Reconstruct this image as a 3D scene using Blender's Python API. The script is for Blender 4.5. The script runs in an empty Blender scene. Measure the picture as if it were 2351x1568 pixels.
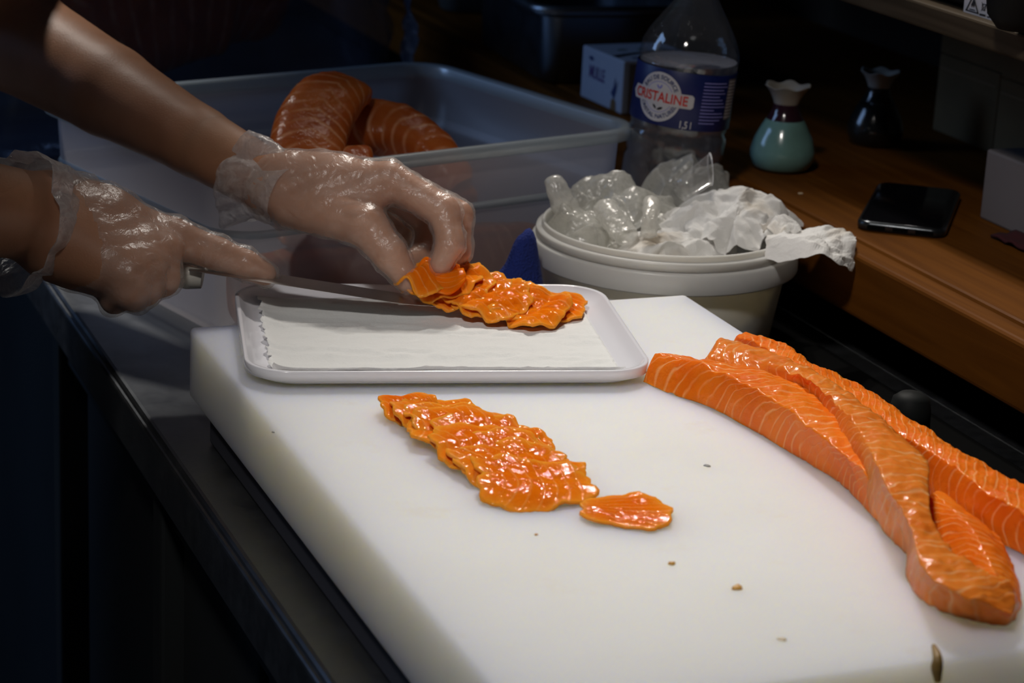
import bpy, bmesh, math, random
import numpy as np
from mathutils import Vector, Matrix, noise as mnoise

# ------------------------------------------------------------------ camera
IMG_W, IMG_H = 2351, 1568
FPX = 5287.0
PITCH, ROLL, YAW = math.radians(17.4), math.radians(2.88), math.radians(22.3)
ZB = 0.95            # top of the cutting board
ZS = 0.88            # steel worktop
ZL = 0.97            # wooden ledge
CAMH = 0.47
_fw = np.array([math.sin(YAW), math.cos(YAW), 0.0])
_R = np.array([math.cos(YAW), -math.sin(YAW), 0.0])
_Z = np.array([0, 0, 1.0])
CF = _fw * math.cos(PITCH) - _Z * math.sin(PITCH)
_U = _fw * math.sin(PITCH) + _Z * math.cos(PITCH)
CR = math.cos(ROLL) * _R + math.sin(ROLL) * _U
CU = -math.sin(ROLL) * _R + math.cos(ROLL) * _U
CAM = np.array([-0.3641, -1.4681, ZB + CAMH])

def ray(x, y):
    return CF + CR * (x - IMG_W / 2) / FPX - CU * (y - IMG_H / 2) / FPX
def atz(x, y, z=ZB):
    d = ray(x, y); return CAM + d * ((z - CAM[2]) / d[2])
def atd(x, y, t):
    return CAM + ray(x, y) * t
def atx(x, y, X):
    d = ray(x, y); return CAM + d * ((X - CAM[0]) / d[0])

scene = bpy.context.scene
COL = scene.collection
cam_data = bpy.data.cameras.new('camera')
cam_data.sensor_width = 36.0
cam_data.lens = 36.0 * FPX / IMG_W
cam_data.clip_start = 0.05
cam_data.clip_end = 50
cam = bpy.data.objects.new('camera', cam_data)
COL.objects.link(cam)
m = Matrix(((CR[0], CU[0], -CF[0], CAM[0]), (CR[1], CU[1], -CF[1], CAM[1]), (CR[2], CU[2], -CF[2], CAM[2]), (0, 0, 0, 1)))
cam.matrix_world = m
cam_data.dof.use_dof = True
cam_data.dof.focus_distance = 1.50
cam_data.dof.aperture_fstop = 11.0
scene.camera = cam

# ------------------------------------------------------------------ world, lights, exposure
world = bpy.data.worlds.new('world')
scene.world = world
world.use_nodes = True
world.node_tree.nodes['Background'].inputs[0].default_value = (0.55, 0.62, 0.8, 1)
world.node_tree.nodes['Background'].inputs[1].default_value = 0.012

def add_light(name, kind, loc, aim, energy, color, **kw):
    d = bpy.data.lights.new(name, kind)
    d.energy = energy; d.color = color
    for k, v in kw.items(): setattr(d, k, v)
    o = bpy.data.objects.new(name, d); COL.objects.link(o)
    o.location = loc
    o.rotation_euler = (Vector(aim) - Vector(loc)).to_track_quat('-Z', 'Y').to_euler()
    return o
# two ceiling spot lamps over the counter, and pale daylight from a window behind the cook
add_light('ceiling_and_fill_spot', 'SPOT', (0.55, 0.80, 2.15), (0.30, -0.52, ZB), 40, (1.0, 0.94, 0.86), spot_size=math.radians(48), spot_blend=1.0, shadow_soft_size=0.02)
add_light('ceiling_and_fill_spot', 'SPOT', (0.61, 0.68, 2.15), (0.37, -0.40, ZB), 38, (1.0, 0.94, 0.86), spot_size=math.radians(48), spot_blend=1.0, shadow_soft_size=0.02)
add_light('window_daylight', 'AREA', (-1.5, 1.1, 2.0), (0.2, 0.1, 0.95), 9.0, (0.33, 0.55, 1.0), shape='RECTANGLE', size=0.8, size_y=1.0)
add_light('ceiling_and_fill_spot', 'SPOT', (-0.60, -1.15, 2.5), (0.33, -0.24, ZB), 70, (1.0, 0.95, 0.90), spot_size=math.radians(33), spot_blend=1.0, shadow_soft_size=0.10)
add_light('ceiling_and_fill_spot', 'SPOT', (-0.10, 0.95, 2.25), (-0.10, 0.48, 1.10), 50, (1.0, 0.95, 0.88), spot_size=math.radians(30), spot_blend=1.0, shadow_soft_size=0.05)  # added spot that brightens the cook's left arm, not a ceiling fitting
scene.view_settings.view_transform = 'Standard'
scene.view_settings.look = 'None'
scene.view_settings.exposure = -0.05
scene.view_settings.gamma = 1.0
scene.view_settings.use_curve_mapping = False

# ------------------------------------------------------------------ materials
def _set(bsdf, **kw):
    for k, v in kw.items():
        bsdf.inputs[k].default_value = v
class NT:
    def __init__(s, name):
        s.m = bpy.data.materials.new(name); s.m.use_nodes = True
        s.t = s.m.node_tree; s.t.nodes.clear()
        s.out = s.t.nodes.new('ShaderNodeOutputMaterial')
    def n(s, typ, ins=None, **props):
        nd = s.t.nodes.new(typ)
        for k, v in props.items(): setattr(nd, k, v)
        for k, v in (ins or {}).items():
            if isinstance(v, tuple) and len(v) == 2 and hasattr(v[0], 'outputs'):
                s.t.links.new(v[0].outputs[v[1]], nd.inputs[k])
            elif hasattr(v, 'outputs'):
                s.t.links.new(v.outputs[0], nd.inputs[k])
            else:
                nd.inputs[k].default_value = v
        return nd
    def math(s, op, a, b=0.0, c=0.0):
        return s.n('ShaderNodeMath', {0: a, 1: b, 2: c}, operation=op)
    def ramp(s, fac, stops):
        nd = s.n('ShaderNodeValToRGB', {0: fac})
        el = nd.color_ramp.elements
        while len(el) < len(stops): el.new(0.5)
        for e, (p, c) in zip(el, stops):
            e.position = p; e.color = c if len(c) == 4 else (*c, 1)
        return nd
    def mix(s, fac, a, b):
        return s.n('ShaderNodeMixRGB', {0: fac, 1: a, 2: b})
    def finish(s, shader):
        s.t.links.new(shader.outputs[0], s.out.inputs[0]); return s.m

def c4(c): return (*c, 1.0) if len(c) == 3 else c
def plain(name, col, rough=0.5, metal=0.0, bump=0.0, bscale=200.0, var=0.0, vscale=8.0, coat=0.0, spec=0.5, sss=0.0, sss_scale=0.01, sss_rad=(1, .6, .4), coords='Object'):
    t = NT(name)
    tc = t.n('ShaderNodeTexCoord')
    oi = {'Object': 3, 'Generated': 0}[coords]
    ins = {'Base Color': c4(col), 'Roughness': rough, 'Metallic': metal, 'Coat Weight': coat, 'Specular IOR Level': spec}
    if sss:
        ins.update({'Subsurface Weight': sss, 'Subsurface Scale': sss_scale, 'Subsurface Radius': sss_rad})
    if var:
        nz = t.n('ShaderNodeTexNoise', {'Vector': (tc, oi), 'Scale': vscale, 'Detail': 5.0})
        lo = tuple(max(0, v * (1 - var)) for v in col); hi = tuple(min(1, v * (1 + var)) for v in col)
        ins['Base Color'] = t.ramp((nz, 0), [(0.3, lo), (0.7, hi)])
    if bump:
        nb = t.n('ShaderNodeTexNoise', {'Vector': (tc, oi), 'Scale': bscale, 'Detail': 3.0})
        ins['Normal'] = t.n('ShaderNodeBump', {'Height': (nb, 0), 'Strength': bump, 'Distance': 0.002})
    return t.finish(t.n('ShaderNodeBsdfPrincipled', ins))

def film(name, tint=(.9, .93, 1), white=0.25, gloss=0.18, rough=0.12, wcol=(.75, .78, .8), bump=0.0, bscale=60.0, translucent=0.5, patch=0.0):
    """thin clear or milky plastic film: see-through, part milky, part gloss"""
    t = NT(name)
    tc = t.n('ShaderNodeTexCoord')
    nrm = {}
    if bump:
        nb = t.n('ShaderNodeTexNoise', {'Vector': (tc, 3), 'Scale': bscale, 'Detail': 4.0, 'Distortion': 1.0})
        nrm = {'Normal': t.n('ShaderNodeBump', {'Height': (nb, 0), 'Strength': bump, 'Distance': 0.004})}
    tr = t.n('ShaderNodeBsdfTransparent', {0: c4(tint)})
    df = t.n('ShaderNodeBsdfDiffuse', {0: c4(wcol), **nrm})
    tl = t.n('ShaderNodeBsdfTranslucent', {0: c4(wcol), **nrm})
    milk = t.n('ShaderNodeMixShader', {0: translucent, 1: df, 2: tl})
    wf = white
    if patch:
        pn = t.n('ShaderNodeTexNoise', {'Vector': (tc, 3), 'Scale': patch, 'Detail': 5.0, 'Distortion': 2.0})
        wf = t.math('MULTIPLY', t.ramp((pn, 0), [(0.35, (.68, .68, .68)), (0.52, (1, 1, 1)), (0.7, (.75, .75, .75))]), white * 1.2)
    a = t.n('ShaderNodeMixShader', {0: wf, 1: tr, 2: milk})
    gl = t.n('ShaderNodeBsdfGlossy', {'Color': (1, 1, 1, 1), 'Roughness': rough, **nrm})
    lw = t.n('ShaderNodeLayerWeight', {'Blend': 0.25, **nrm})
    fac = t.math('MULTIPLY_ADD', (lw, 1), gloss * 1.6, gloss * 0.22)
    fac.use_clamp = True
    return t.finish(t.n('ShaderNodeMixShader', {0: fac, 1: a, 2: gl}))

def salmon_mat(name, bstr=.6, spec=.03, croug=.13, base=(.84, .185, .009), deep=(.76, .125, .005), line=(.92, .42, .16), sss=0.45, rough=0.45, width=0.14, lines=0.75, coat=0.34):
    t = NT(name)
    tc = t.n('ShaderNodeTexCoord')
    at = t.n('ShaderNodeAttribute', attribute_name='phase')
    nz = t.n('ShaderNodeTexNoise', {'Vector': (tc, 3), 'Scale': 90.0, 'Detail': 4.0})
    nz2 = t.n('ShaderNodeTexNoise', {'Vector': (tc, 3), 'Scale': 24.0, 'Detail': 3.0})
    ph = t.math('ADD', (at, 2), t.math('MULTIPLY', t.math('SUBTRACT', (nz2, 0), 0.5), 0.55))
    fr = t.math('FRACT', ph)
    tri = t.math('ABSOLUTE', t.math('SUBTRACT', fr, 0.5))          # 0 on a fat line, 0.5 between
    ln = t.ramp(tri, [(0.0, (1, 1, 1)), (width * .5, (.55, .55, .55)), (width, (0, 0, 0))])
    vis = t.n('ShaderNodeTexNoise', {'Vector': (tc, 3), 'Scale': 42.0, 'Detail': 3.0})
    thin0 = t.math('MULTIPLY', t.math('MULTIPLY', ln, lines), t.ramp((vis, 0), [(0.36, (.15, .15, .15)), (0.6, (1, 1, 1))]))
    mem = t.n('ShaderNodeTexNoise', {'Vector': (tc, 3), 'Scale': 60.0, 'Detail': 6.0, 'Roughness': .75, 'Distortion': 1.5})
    thin = t.math('MAXIMUM', thin0, t.math('MULTIPLY', t.ramp((mem, 0), [(0.60, (0, 0, 0)), (0.72, (1, 1, 1))]), .38))
    eg = t.n('ShaderNodeAttribute', attribute_name='edge')
    body = t.mix((eg, 2), t.ramp((nz2, 0), [(0.3, deep), (0.62, base)]), (.90, .34, .03, 1))
    col = t.mix(thin, body, c4(line))
    h = t.math('ADD', t.math('MULTIPLY', ln, 0.22), t.math('MULTIPLY', (nz, 0), 1.1))
    nb = t.n('ShaderNodeTexNoise', {'Vector': (tc, 3), 'Scale': 330.0, 'Detail': 3.0})
    h2 = t.math('ADD', h, t.math('MULTIPLY', (nb, 0), 0.6))
    bp = t.n('ShaderNodeBump', {'Height': h2, 'Strength': bstr, 'Distance': 0.0011})
    b = t.n('ShaderNodeBsdfPrincipled', {'Base Color': col, 'Roughness': rough, 'Subsurface Weight': sss, 'Subsurface Scale': 0.008,
            'Subsurface Radius': (1.0, .32, .1), 'Normal': bp, 'Coat Weight': coat, 'Coat Roughness': croug, 'Coat Normal': bp, 'Specular IOR Level': spec})
    return t.finish(b)

def steel_mat(name, col=(.33, .34, .36), rough=0.33, scale=(4, 300, 300)):
    t = NT(name)
    tc = t.n('ShaderNodeTexCoord')
    mp = t.n('ShaderNodeMapping', {'Vector': (tc, 3), 'Scale': scale})
    nz = t.n('ShaderNodeTexNoise', {'Vector': mp, 'Scale': 3.0, 'Detail': 4.0})
    sc = t.n('ShaderNodeTexNoise', {'Vector': (tc, 3), 'Scale': 35.0, 'Detail': 8.0, 'Roughness': .8})
    rg = t.math('MULTIPLY_ADD', (sc, 0), 0.35, rough - 0.12)
    bp = t.n('ShaderNodeBump', {'Height': (nz, 0), 'Strength': 0.12, 'Distance': 0.001})
    return t.finish(t.n('ShaderNodeBsdfPrincipled', {'Base Color': c4(col), 'Metallic': 1.0, 'Roughness': rg, 'Normal': bp}))

def wood_mat(name, a, b, rough=0.4, scale=(30, 2.0, 30), coat=0.0):
    t = NT(name)
    tc = t.n('ShaderNodeTexCoord')
    mp = t.n('ShaderNodeMapping', {'Vector': (tc, 3), 'Scale': scale})
    nz = t.n('ShaderNodeTexNoise', {'Vector': mp, 'Scale': 2.0, 'Detail': 6.0, 'Distortion': 1.2})
    sm = t.n('ShaderNodeTexNoise', {'Vector': (tc, 3), 'Scale': 14.0, 'Detail': 5.0})
    cr = t.ramp((nz, 0), [(0.3, a), (0.7, b)])
    rg = t.math('MULTIPLY_ADD', (sm, 0), 0.4, rough - 0.2)
    bp = t.n('ShaderNodeBump', {'Height': (nz, 0), 'Strength': 0.2, 'Distance': 0.001})
    return t.finish(t.n('ShaderNodeBsdfPrincipled', {'Base Color': cr, 'Roughness': rg, 'Normal': bp, 'Coat Weight': coat, 'Coat Roughness': .25, 'Specular IOR Level': .06}))

def board_mat():
    t = NT('white_polyethylene')
    tc = t.n('ShaderNodeTexCoord')
    nz = t.n('ShaderNodeTexNoise', {'Vector': (tc, 3), 'Scale': 9.0, 'Detail': 4.0})
    st = t.n('ShaderNodeTexNoise', {'Vector': (tc, 3), 'Scale': 26.0, 'Detail': 6.0, 'Roughness': .7})
    base = t.ramp((nz, 0), [(0.3, (.79, .785, .76)), (0.7, (.83, .83, .81))])
    stain = t.ramp((st, 0), [(0.60, (0, 0, 0)), (0.78, (.35, .35, .35))])
    col = t.mix(stain, base, (.78, .66, .48, 1))
    mp = t.n('ShaderNodeMapping', {'Vector': (tc, 3), 'Rotation': (0, 0, .5), 'Scale': (9, 160, 20)})
    scr = t.n('ShaderNodeTexNoise', {'Vector': mp, 'Scale': 4.0, 'Detail': 3.0})
    fine = t.n('ShaderNodeTexNoise', {'Vector': (tc, 3), 'Scale': 900.0, 'Detail': 2.0})
    h = t.math('ADD', t.math('MULTIPLY', (scr, 0), 0.5), t.math('MULTIPLY', (fine, 0), 0.5))
    bp = t.n('ShaderNodeBump', {'Height': h, 'Strength': 0.22, 'Distance': 0.0006})
    return t.finish(t.n('ShaderNodeBsdfPrincipled', {'Base Color': col, 'Roughness': .6, 'Normal': bp, 'Subsurface Weight': 1.0, 'Subsurface Scale': .085,
                    'Subsurface Radius': (1.0, .88, .5), 'Specular IOR Level': .2}))

def skin_mat():
    t = NT('skin')
    tc = t.n('ShaderNodeTexCoord')
    nz = t.n('ShaderNodeTexNoise', {'Vector': (tc, 3), 'Scale': 30.0, 'Detail': 5.0})
    fn = t.n('ShaderNodeTexNoise', {'Vector': (tc, 3), 'Scale': 700.0, 'Detail': 3.0})
    col = t.ramp((nz, 0), [(0.3, (.42, .195, .105)), (0.7, (.50, .25, .145))])
    bp = t.n('ShaderNodeBump', {'Height': (fn, 0), 'Strength': 0.25, 'Distance': 0.0006})
    return t.finish(t.n('ShaderNodeBsdfPrincipled', {'Base Color': col, 'Roughness': .5, 'Normal': bp, 'Subsurface Weight': .15, 'Subsurface Scale': .005, 'Subsurface Radius': (1, .35, .2)}))

def paper_mat(name, col, scale=400.0, stain=None):
    t = NT(name)
    tc = t.n('ShaderNodeTexCoord')
    nb = t.n('ShaderNodeTexNoise', {'Vector': (tc, 3), 'Scale': scale, 'Detail': 3.0})
    bp = t.n('ShaderNodeBump', {'Height': (nb, 0), 'Strength': .3, 'Distance': .001})
    c = c4(col)
    if stain:
        sn = t.n('ShaderNodeTexNoise', {'Vector': (tc, 3), 'Scale': 22.0, 'Detail': 4.0})
        c = t.mix(t.ramp((sn, 0), [(0.55, (0, 0, 0)), (0.75, (.6, .6, .6))]), c4(col), c4(stain))
    d = t.n('ShaderNodeBsdfDiffuse', {'Color': c, 'Normal': bp}); l = t.n('ShaderNodeBsdfTranslucent', {'Color': c, 'Normal': bp})
    return t.finish(t.n('ShaderNodeMixShader', {0: .38, 1: d, 2: l}))
M = {}
M['board'] = board_mat()
M['tray'] = plain('white_melamine', (.82, .82, .88), .22, coat=.3)
M['paper'] = plain('kitchen_paper', (.86, .86, .84), .9, bump=.25, bscale=500, sss=.3, sss_scale=.004, sss_rad=(1, .9, .8))
M['crumpled_paper'] = paper_mat('crumpled_paper', (.95, .94, .92), 400, (.72, .60, .44))
M['salmon'] = salmon_mat('salmon_flesh')
M['salmon_pale'] = salmon_mat('salmon_flesh_pale', base=(.76, .205, .022), deep=(.68, .15, .012), line=(.84, .44, .19))
M['slice'] = salmon_mat('salmon_slice', bstr=.62, spec=0.0, croug=.08, base=(.86, .165, .003), deep=(.78, .115, .002), line=(.90, .36, .10), width=.12, lines=.5, rough=.45, coat=.27, sss=.35)
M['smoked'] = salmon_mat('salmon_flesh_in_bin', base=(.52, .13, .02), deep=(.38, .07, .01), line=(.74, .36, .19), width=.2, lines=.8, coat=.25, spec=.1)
M['steel'] = steel_mat('worn_steel', (.21, .22, .235), .36)
M['pan_steel'] = steel_mat('pan_steel', (.34, .38, .42), .3)
M['blade'] = steel_mat('blade_steel', (.62, .62, .62), .28, (300, 4, 300))
M['cabinet'] = plain('dark_cabinet_steel', (.030, .034, .036), .5, metal=.3, var=.2, vscale=3)
M['black'] = plain('matte_black', (.003, .003, .003), .9, spec=.02, bump=.2)
M['ledge'] = wood_mat('varnished_ledge_wood', (.088, .028, .0028), (.14, .047, .005), .6, coat=.015)
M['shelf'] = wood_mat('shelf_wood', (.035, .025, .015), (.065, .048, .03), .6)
M['wall'] = plain('dark_wall_paint', (.055, .035, .02), .8, var=.3, vscale=3)
M['wall_back'] = plain('back_wall_paint', (.018, .014, .018), .85, var=.2, vscale=2)
M['floor'] = plain('floor_tile', (.03, .035, .04), .6, var=.3, vscale=5)
M['ceiling'] = plain('ceiling_paint', (.25, .24, .22), .9)
M['bin'] = film('frosted_bin_plastic', tint=(.84, .86, .87), white=.58, gloss=.10, rough=.3, wcol=(.66, .63, .68), translucent=.5)
M['bin_rim'] = film('frosted_bin_rim', tint=(.8, .86, .9), white=.62, gloss=.30, rough=.25, wcol=(.55, .62, .66), translucent=.3)
M['bucket'] = plain('bucket_plastic', (.62, .61, .575), .35, sss=.35, sss_scale=.01, sss_rad=(1, .9, .7), coat=.15)
M['glove'] = film('clear_vinyl_glove', tint=(.97, .95, .93), white=.17, gloss=.11, rough=.3, wcol=(.80, .78, .76), bump=.45, bscale=110, translucent=.35, patch=38)
M['cuff'] = film('clear_vinyl_cuff', tint=(.96, .96, .97), white=.46, gloss=.16, rough=.25, wcol=(.86, .86, .88), bump=.6, bscale=90, translucent=.5, patch=60)
M['waste_film'] = film('crumpled_clear_film', tint=(.95, .95, .94), white=.54, gloss=.16, rough=.18, wcol=(.88, .87, .83), bump=.6, bscale=80, translucent=.6, patch=40)
M['cup'] = film('clear_cup', tint=(.97, .97, .97), white=.10, gloss=.22, rough=.06, wcol=(.8, .8, .8))
M['bag'] = film('dark_clear_bag', tint=(.8, .82, .9), white=.10, gloss=.10, rough=.3, wcol=(.25, .3, .42), bump=.8, bscale=14)
M['bag_edge'] = film('bag_edge_film', tint=(.8, .86, .95), white=.5, gloss=.35, rough=.25, wcol=(.45, .6, .85), bump=.9, bscale=40)
M['bottle'] = film('bottle_plastic', tint=(.90, .92, .94), white=.03, gloss=.2, rough=.06, wcol=(.6, .65, .72), bump=.05, bscale=30)
M['water'] = film('water', tint=(.80, .80, .82), white=.12, gloss=.25, rough=.05, wcol=(.5, .52, .58), translucent=.4)
M['water_top'] = film('water_surface', tint=(.8, .8, .85), white=.5, gloss=.2, rough=.1, wcol=(.46, .46, .54), bump=.3, bscale=40, translucent=.3)
M['label_blue'] = plain('label_blue', (.006, .014, .10), .4)
M['label_white'] = plain('label_white', (.50, .50, .53), .45)
M['label_red'] = plain('label_red', (.55, .03, .025), .45)
M['label_lilac'] = plain('label_lilac', (.22, .22, .55), .45)
M['ink'] = plain('black_ink', (.01, .01, .012), .6)
M['ink_blue'] = plain('blue_ink', (.03, .05, .16), .6)
M['ink_green'] = plain('green_ink', (.05, .14, .08), .6)
M['ink_brown'] = plain('brown_ink', (.18, .11, .05), .6)
M['ink_purple'] = plain('purple_ink', (.12, .07, .22), .6)
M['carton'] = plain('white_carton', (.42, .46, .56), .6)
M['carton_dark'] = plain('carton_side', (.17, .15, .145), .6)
M['cardboard'] = plain('brown_cardboard', (.13, .085, .035), .85, var=.15, vscale=20)
M['glaze_teal'] = plain('teal_glaze', (.15, .28, .25), .2, coat=.6, var=.2, vscale=40)
M['glaze_dark'] = plain('dark_glaze', (.035, .012, .02), .15, coat=.7)
M['glaze_cream'] = plain('cream_glaze', (.36, .33, .28), .25, coat=.5)
M['glaze_black'] = plain('black_glaze', (.012, .012, .010), .2, coat=.6)
M['phone_body'] = plain('phone_metal', (.05, .055, .06), .22, metal=.8)
M['phone_glass'] = plain('phone_glass', (.004, .004, .005), .1, spec=.5)
M['towel'] = plain('blue_towel', (.008, .022, .17), .95, bump=1.0, bscale=500)
M['skin'] = skin_mat()
M['cloth'] = plain('grey_white_cotton', (.42, .43, .43), .9, bump=.4, bscale=600, var=.1, vscale=10)
M['trousers'] = plain('dark_cotton', (.05, .052, .055), .9, bump=.4, bscale=600)
M['hair'] = plain('dark_hair', (.01, .008, .007), .6)
M['handle'] = plain('white_handle_plastic', (.62, .61, .56), .4)
M['riser'] = plain('dark_riser_plastic', (.035, .037, .05), .6)
M['scrap'] = plain('salmon_scrap', (.62, .33, .07), .4)
M['scrap_pale'] = plain('pale_scrap', (.60, .48, .32), .5)
M['grey_spot'] = plain('grey_scrap', (.28, .28, .27), .6)
M['scrap_dark'] = plain('dark_scrap', (.25, .15, .04), .5)
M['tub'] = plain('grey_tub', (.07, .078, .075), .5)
M['device'] = plain('black_device', (.008, .009, .009), .6, spec=.1)
M['red_cloth'] = plain('dark_red_cloth', (.05, .004, .006), .9)

# ------------------------------------------------------------------ helpers
def link(o, parent=None):
    COL.objects.link(o)
    if parent is not None:
        o.parent = parent
    return o
def mesh_obj(name, verts, faces, mat, parent=None, smooth=True, attr=None, flat_faces=None):
    me = bpy.data.meshes.new(name)
    me.from_pydata([tuple(map(float, v)) for v in verts], [], [tuple(map(int, f)) for f in faces])
    if attr is not None:
        a = me.attributes.new('phase', 'FLOAT', 'POINT')
        a.data.foreach_set('value', np.asarray(attr, dtype=np.float32))
    if smooth:
        me.polygons.foreach_set('use_smooth', [True] * len(me.polygons))
    me.materials.append(M[mat] if isinstance(mat, str) else mat)
    me.update()
    return link(bpy.data.objects.new(name, me), parent)
def bm_obj(name, bm, mat, parent=None, smooth=False):
    bmesh.ops.recalc_face_normals(bm, faces=bm.faces[:])
    me = bpy.data.meshes.new(name); bm.to_mesh(me); bm.free()
    if smooth: me.polygons.foreach_set('use_smooth', [True] * len(me.polygons))
    me.materials.append(M[mat]); me.update()
    return link(bpy.data.objects.new(name, me), parent)
def empty(name, loc=(0, 0, 0)):
    o = bpy.data.objects.new(name, None); o.location = loc; o.empty_display_size = .02
    return link(o)
def tag(o, label=None, cat=None, group=None, kind=None):
    if label: o['label'] = label
    if cat: o['category'] = cat
    if group: o['group'] = group
    if kind: o['kind'] = kind
    return o
def struct(o, label=None): o['kind'] = 'structure'; return tag(o, label)
def box_bm(lo, hi, bevel=0.0, seg=2):
    bm = bmesh.new()
    r = bmesh.ops.create_cube(bm, size=1.0)
    for v in bm.verts:
        v.co = Vector([(lo[i] + hi[i]) / 2 + v.co[i] * (hi[i] - lo[i]) for i in range(3)])
    if bevel:
        bmesh.ops.bevel(bm, geom=bm.edges[:], offset=bevel, segments=seg, affect='EDGES', profile=.5)
    return bm
def box(name, lo, hi, mat, parent=None, bevel=0.0, seg=2):
    return bm_obj(name, box_bm(lo, hi, bevel, seg), mat, parent, smooth=False)
def grid_faces(nu, nv, wrap_v=False, wrap_u=False, off=0):
    f = []
    for i in range(nu if wrap_u else nu - 1):
        for j in range(nv if wrap_v else nv - 1):
            a = i * nv + j; b = ((i + 1) % nu) * nv + j
            c = ((i + 1) % nu) * nv + (j + 1) % nv; d = i * nv + (j + 1) % nv
            f.append((a + off, b + off, c + off, d + off))
    return f
def lathe(name, prof, mat, parent=None, seg=48, loc=(0, 0, 0), ripple=None, smooth=True, cap=True):
    V = []
    for i, (r, z) in enumerate(prof):
        for k in range(seg):
            a = 2 * math.pi * k / seg
            rr, zz = r, z
            if ripple: rr, zz = ripple(i, a, r, z)
            V.append((loc[0] + rr * math.cos(a), loc[1] + rr * math.sin(a), loc[2] + zz))
    F = [(a, d, c, b) for a, b, c, d in grid_faces(len(prof), seg, wrap_v=True)]
    if cap:
        if prof[0][0] > 1e-5: F.append(tuple(range(seg))[::-1])
        if prof[-1][0] > 1e-5: F.append(tuple((len(prof) - 1) * seg + k for k in range(seg)))
    return mesh_obj(name, V, F, mat, parent, smooth)
def catmull(P, n):
    P = np.asarray(P, float); m = len(P)
    if m == 2:
        t = np.linspace(0, 1, n)[:, None]; return P[0] * (1 - t) + P[1] * t
    out = []
    ts = np.linspace(0, m - 1 - 1e-9, n)
    for t in ts:
        i = int(t); u = t - i
        p1, p2 = P[i], P[i + 1]
        p0 = P[i - 1] if i > 0 else 2 * p1 - p2
        p3 = P[i + 2] if i + 2 < m else 2 * p2 - p1
        out.append(.5 * ((2 * p1) + (-p0 + p2) * u + (2 * p0 - 5 * p1 + 4 * p2 - p3) * u * u + (-p0 + 3 * p1 - 3 * p2 + p3) * u ** 3))
    return np.array(out)
def tube(name, pts, rad, mat, parent=None, seg=10, n=None, cap=True):
    P = catmull(pts, n or max(2, len(pts) * 6)) if len(pts) > 2 else np.asarray(pts, float)
    R_ = np.interp(np.linspace(0, 1, len(P)), np.linspace(0, 1, len(rad)), rad) if hasattr(rad, '__len__') else np.full(len(P), rad)
    V = []; up = Vector((0, 0, 1)); prev = None
    for i in range(len(P)):
        t = Vector(P[min(i + 1, len(P) - 1)] - P[max(i - 1, 0)]).normalized()
        a = prev if prev is not None else (up if abs(t.z) < .9 else Vector((1, 0, 0)))
        x = (a - t * a.dot(t)).normalized(); prev = x
        y = t.cross(x)
        for k in range(seg):
            an = 2 * math.pi * k / seg
            V.append(Vector(P[i]) + (x * math.cos(an) + y * math.sin(an)) * R_[i])
    F = grid_faces(len(P), seg, wrap_v=True)
    if cap: F += [tuple(range(seg))[::-1], tuple((len(P) - 1) * seg + k for k in range(seg))]
    return mesh_obj(name, V, F, mat, parent)
def rrect(hx, hy, r, seg=8):
    pts = []
    for cx, cy, a0 in ((hx - r, hy - r, 0), (-hx + r, hy - r, 90), (-hx + r, -hy + r, 180), (hx - r, -hy + r, 270)):
        for k in range(seg + 1):
            a = math.radians(a0 + 90 * k / seg)
            pts.append((cx + r * math.cos(a), cy + r * math.sin(a)))
    return pts
def rr_loft(name, rings, mat, parent=None, loc=(0, 0, 0), rot=0.0, seg=8, cap0=True, cap1=True, smooth=True):
    """rings: (half_x, half_y, corner_radius, z)"""
    V = []; n = 4 * (seg + 1); ca, sa = math.cos(rot), math.sin(rot)
    for hx, hy, r, z in rings:
        for x, y in rrect(hx, hy, r, seg):
            V.append((loc[0] + x * ca - y * sa, loc[1] + x * sa + y * ca, loc[2] + z))
    F = [(a, d, c, b) for a, b, c, d in grid_faces(len(rings), n, wrap_v=True)]
    if cap0: F.append(tuple(range(n))[::-1])
    if cap1: F.append(tuple((len(rings) - 1) * n + k for k in range(n)))
    return mesh_obj(name, V, F, mat, parent, smooth)
def text_geo(body, size=1.0, align='CENTER', shear=0.0, bold=.018):
    cu = bpy.data.curves.new('lettering', 'FONT'); cu.body = body; cu.size = size; cu.align_x = align; cu.align_y = 'CENTER'; cu.shear = shear
    cu.resolution_u = 3; cu.offset = size * bold
    o = bpy.data.objects.new('lettering', cu); COL.objects.link(o)
    dg = bpy.context.evaluated_depsgraph_get()
    me = bpy.data.meshes.new_from_object(o.evaluated_get(dg))
    bm = bmesh.new(); bm.from_mesh(me); bmesh.ops.triangulate(bm, faces=bm.faces[:])
    V = [tuple(v.co) for v in bm.verts]; F = [tuple(v.index for v in f.verts) for f in bm.faces]
    bm.free(); bpy.data.objects.remove(o); bpy.data.meshes.remove(me); bpy.data.curves.remove(cu)
    return V, F
def lettering(name, body, size, fn, mat, parent=None, xs=1.0, **kw):
    V, F = text_geo(body, size, **kw)
    return mesh_obj(name, [fn(v[0] * xs, v[1]) for v in V], F, mat, parent, smooth=False)
def tri_wave(x): return np.abs((x % 2.0) - 1.0) * 2 - 1
def fbm(P, scale, octv=3, seed=0):
    out = np.empty(len(P))
    o = Vector((seed * 17.3, seed * 7.7, seed * 3.1))
    for i, p in enumerate(P):
        out[i] = mnoise.fractal(Vector(p) * scale + o, 0.6, 2.0, octv)
    return out

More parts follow.
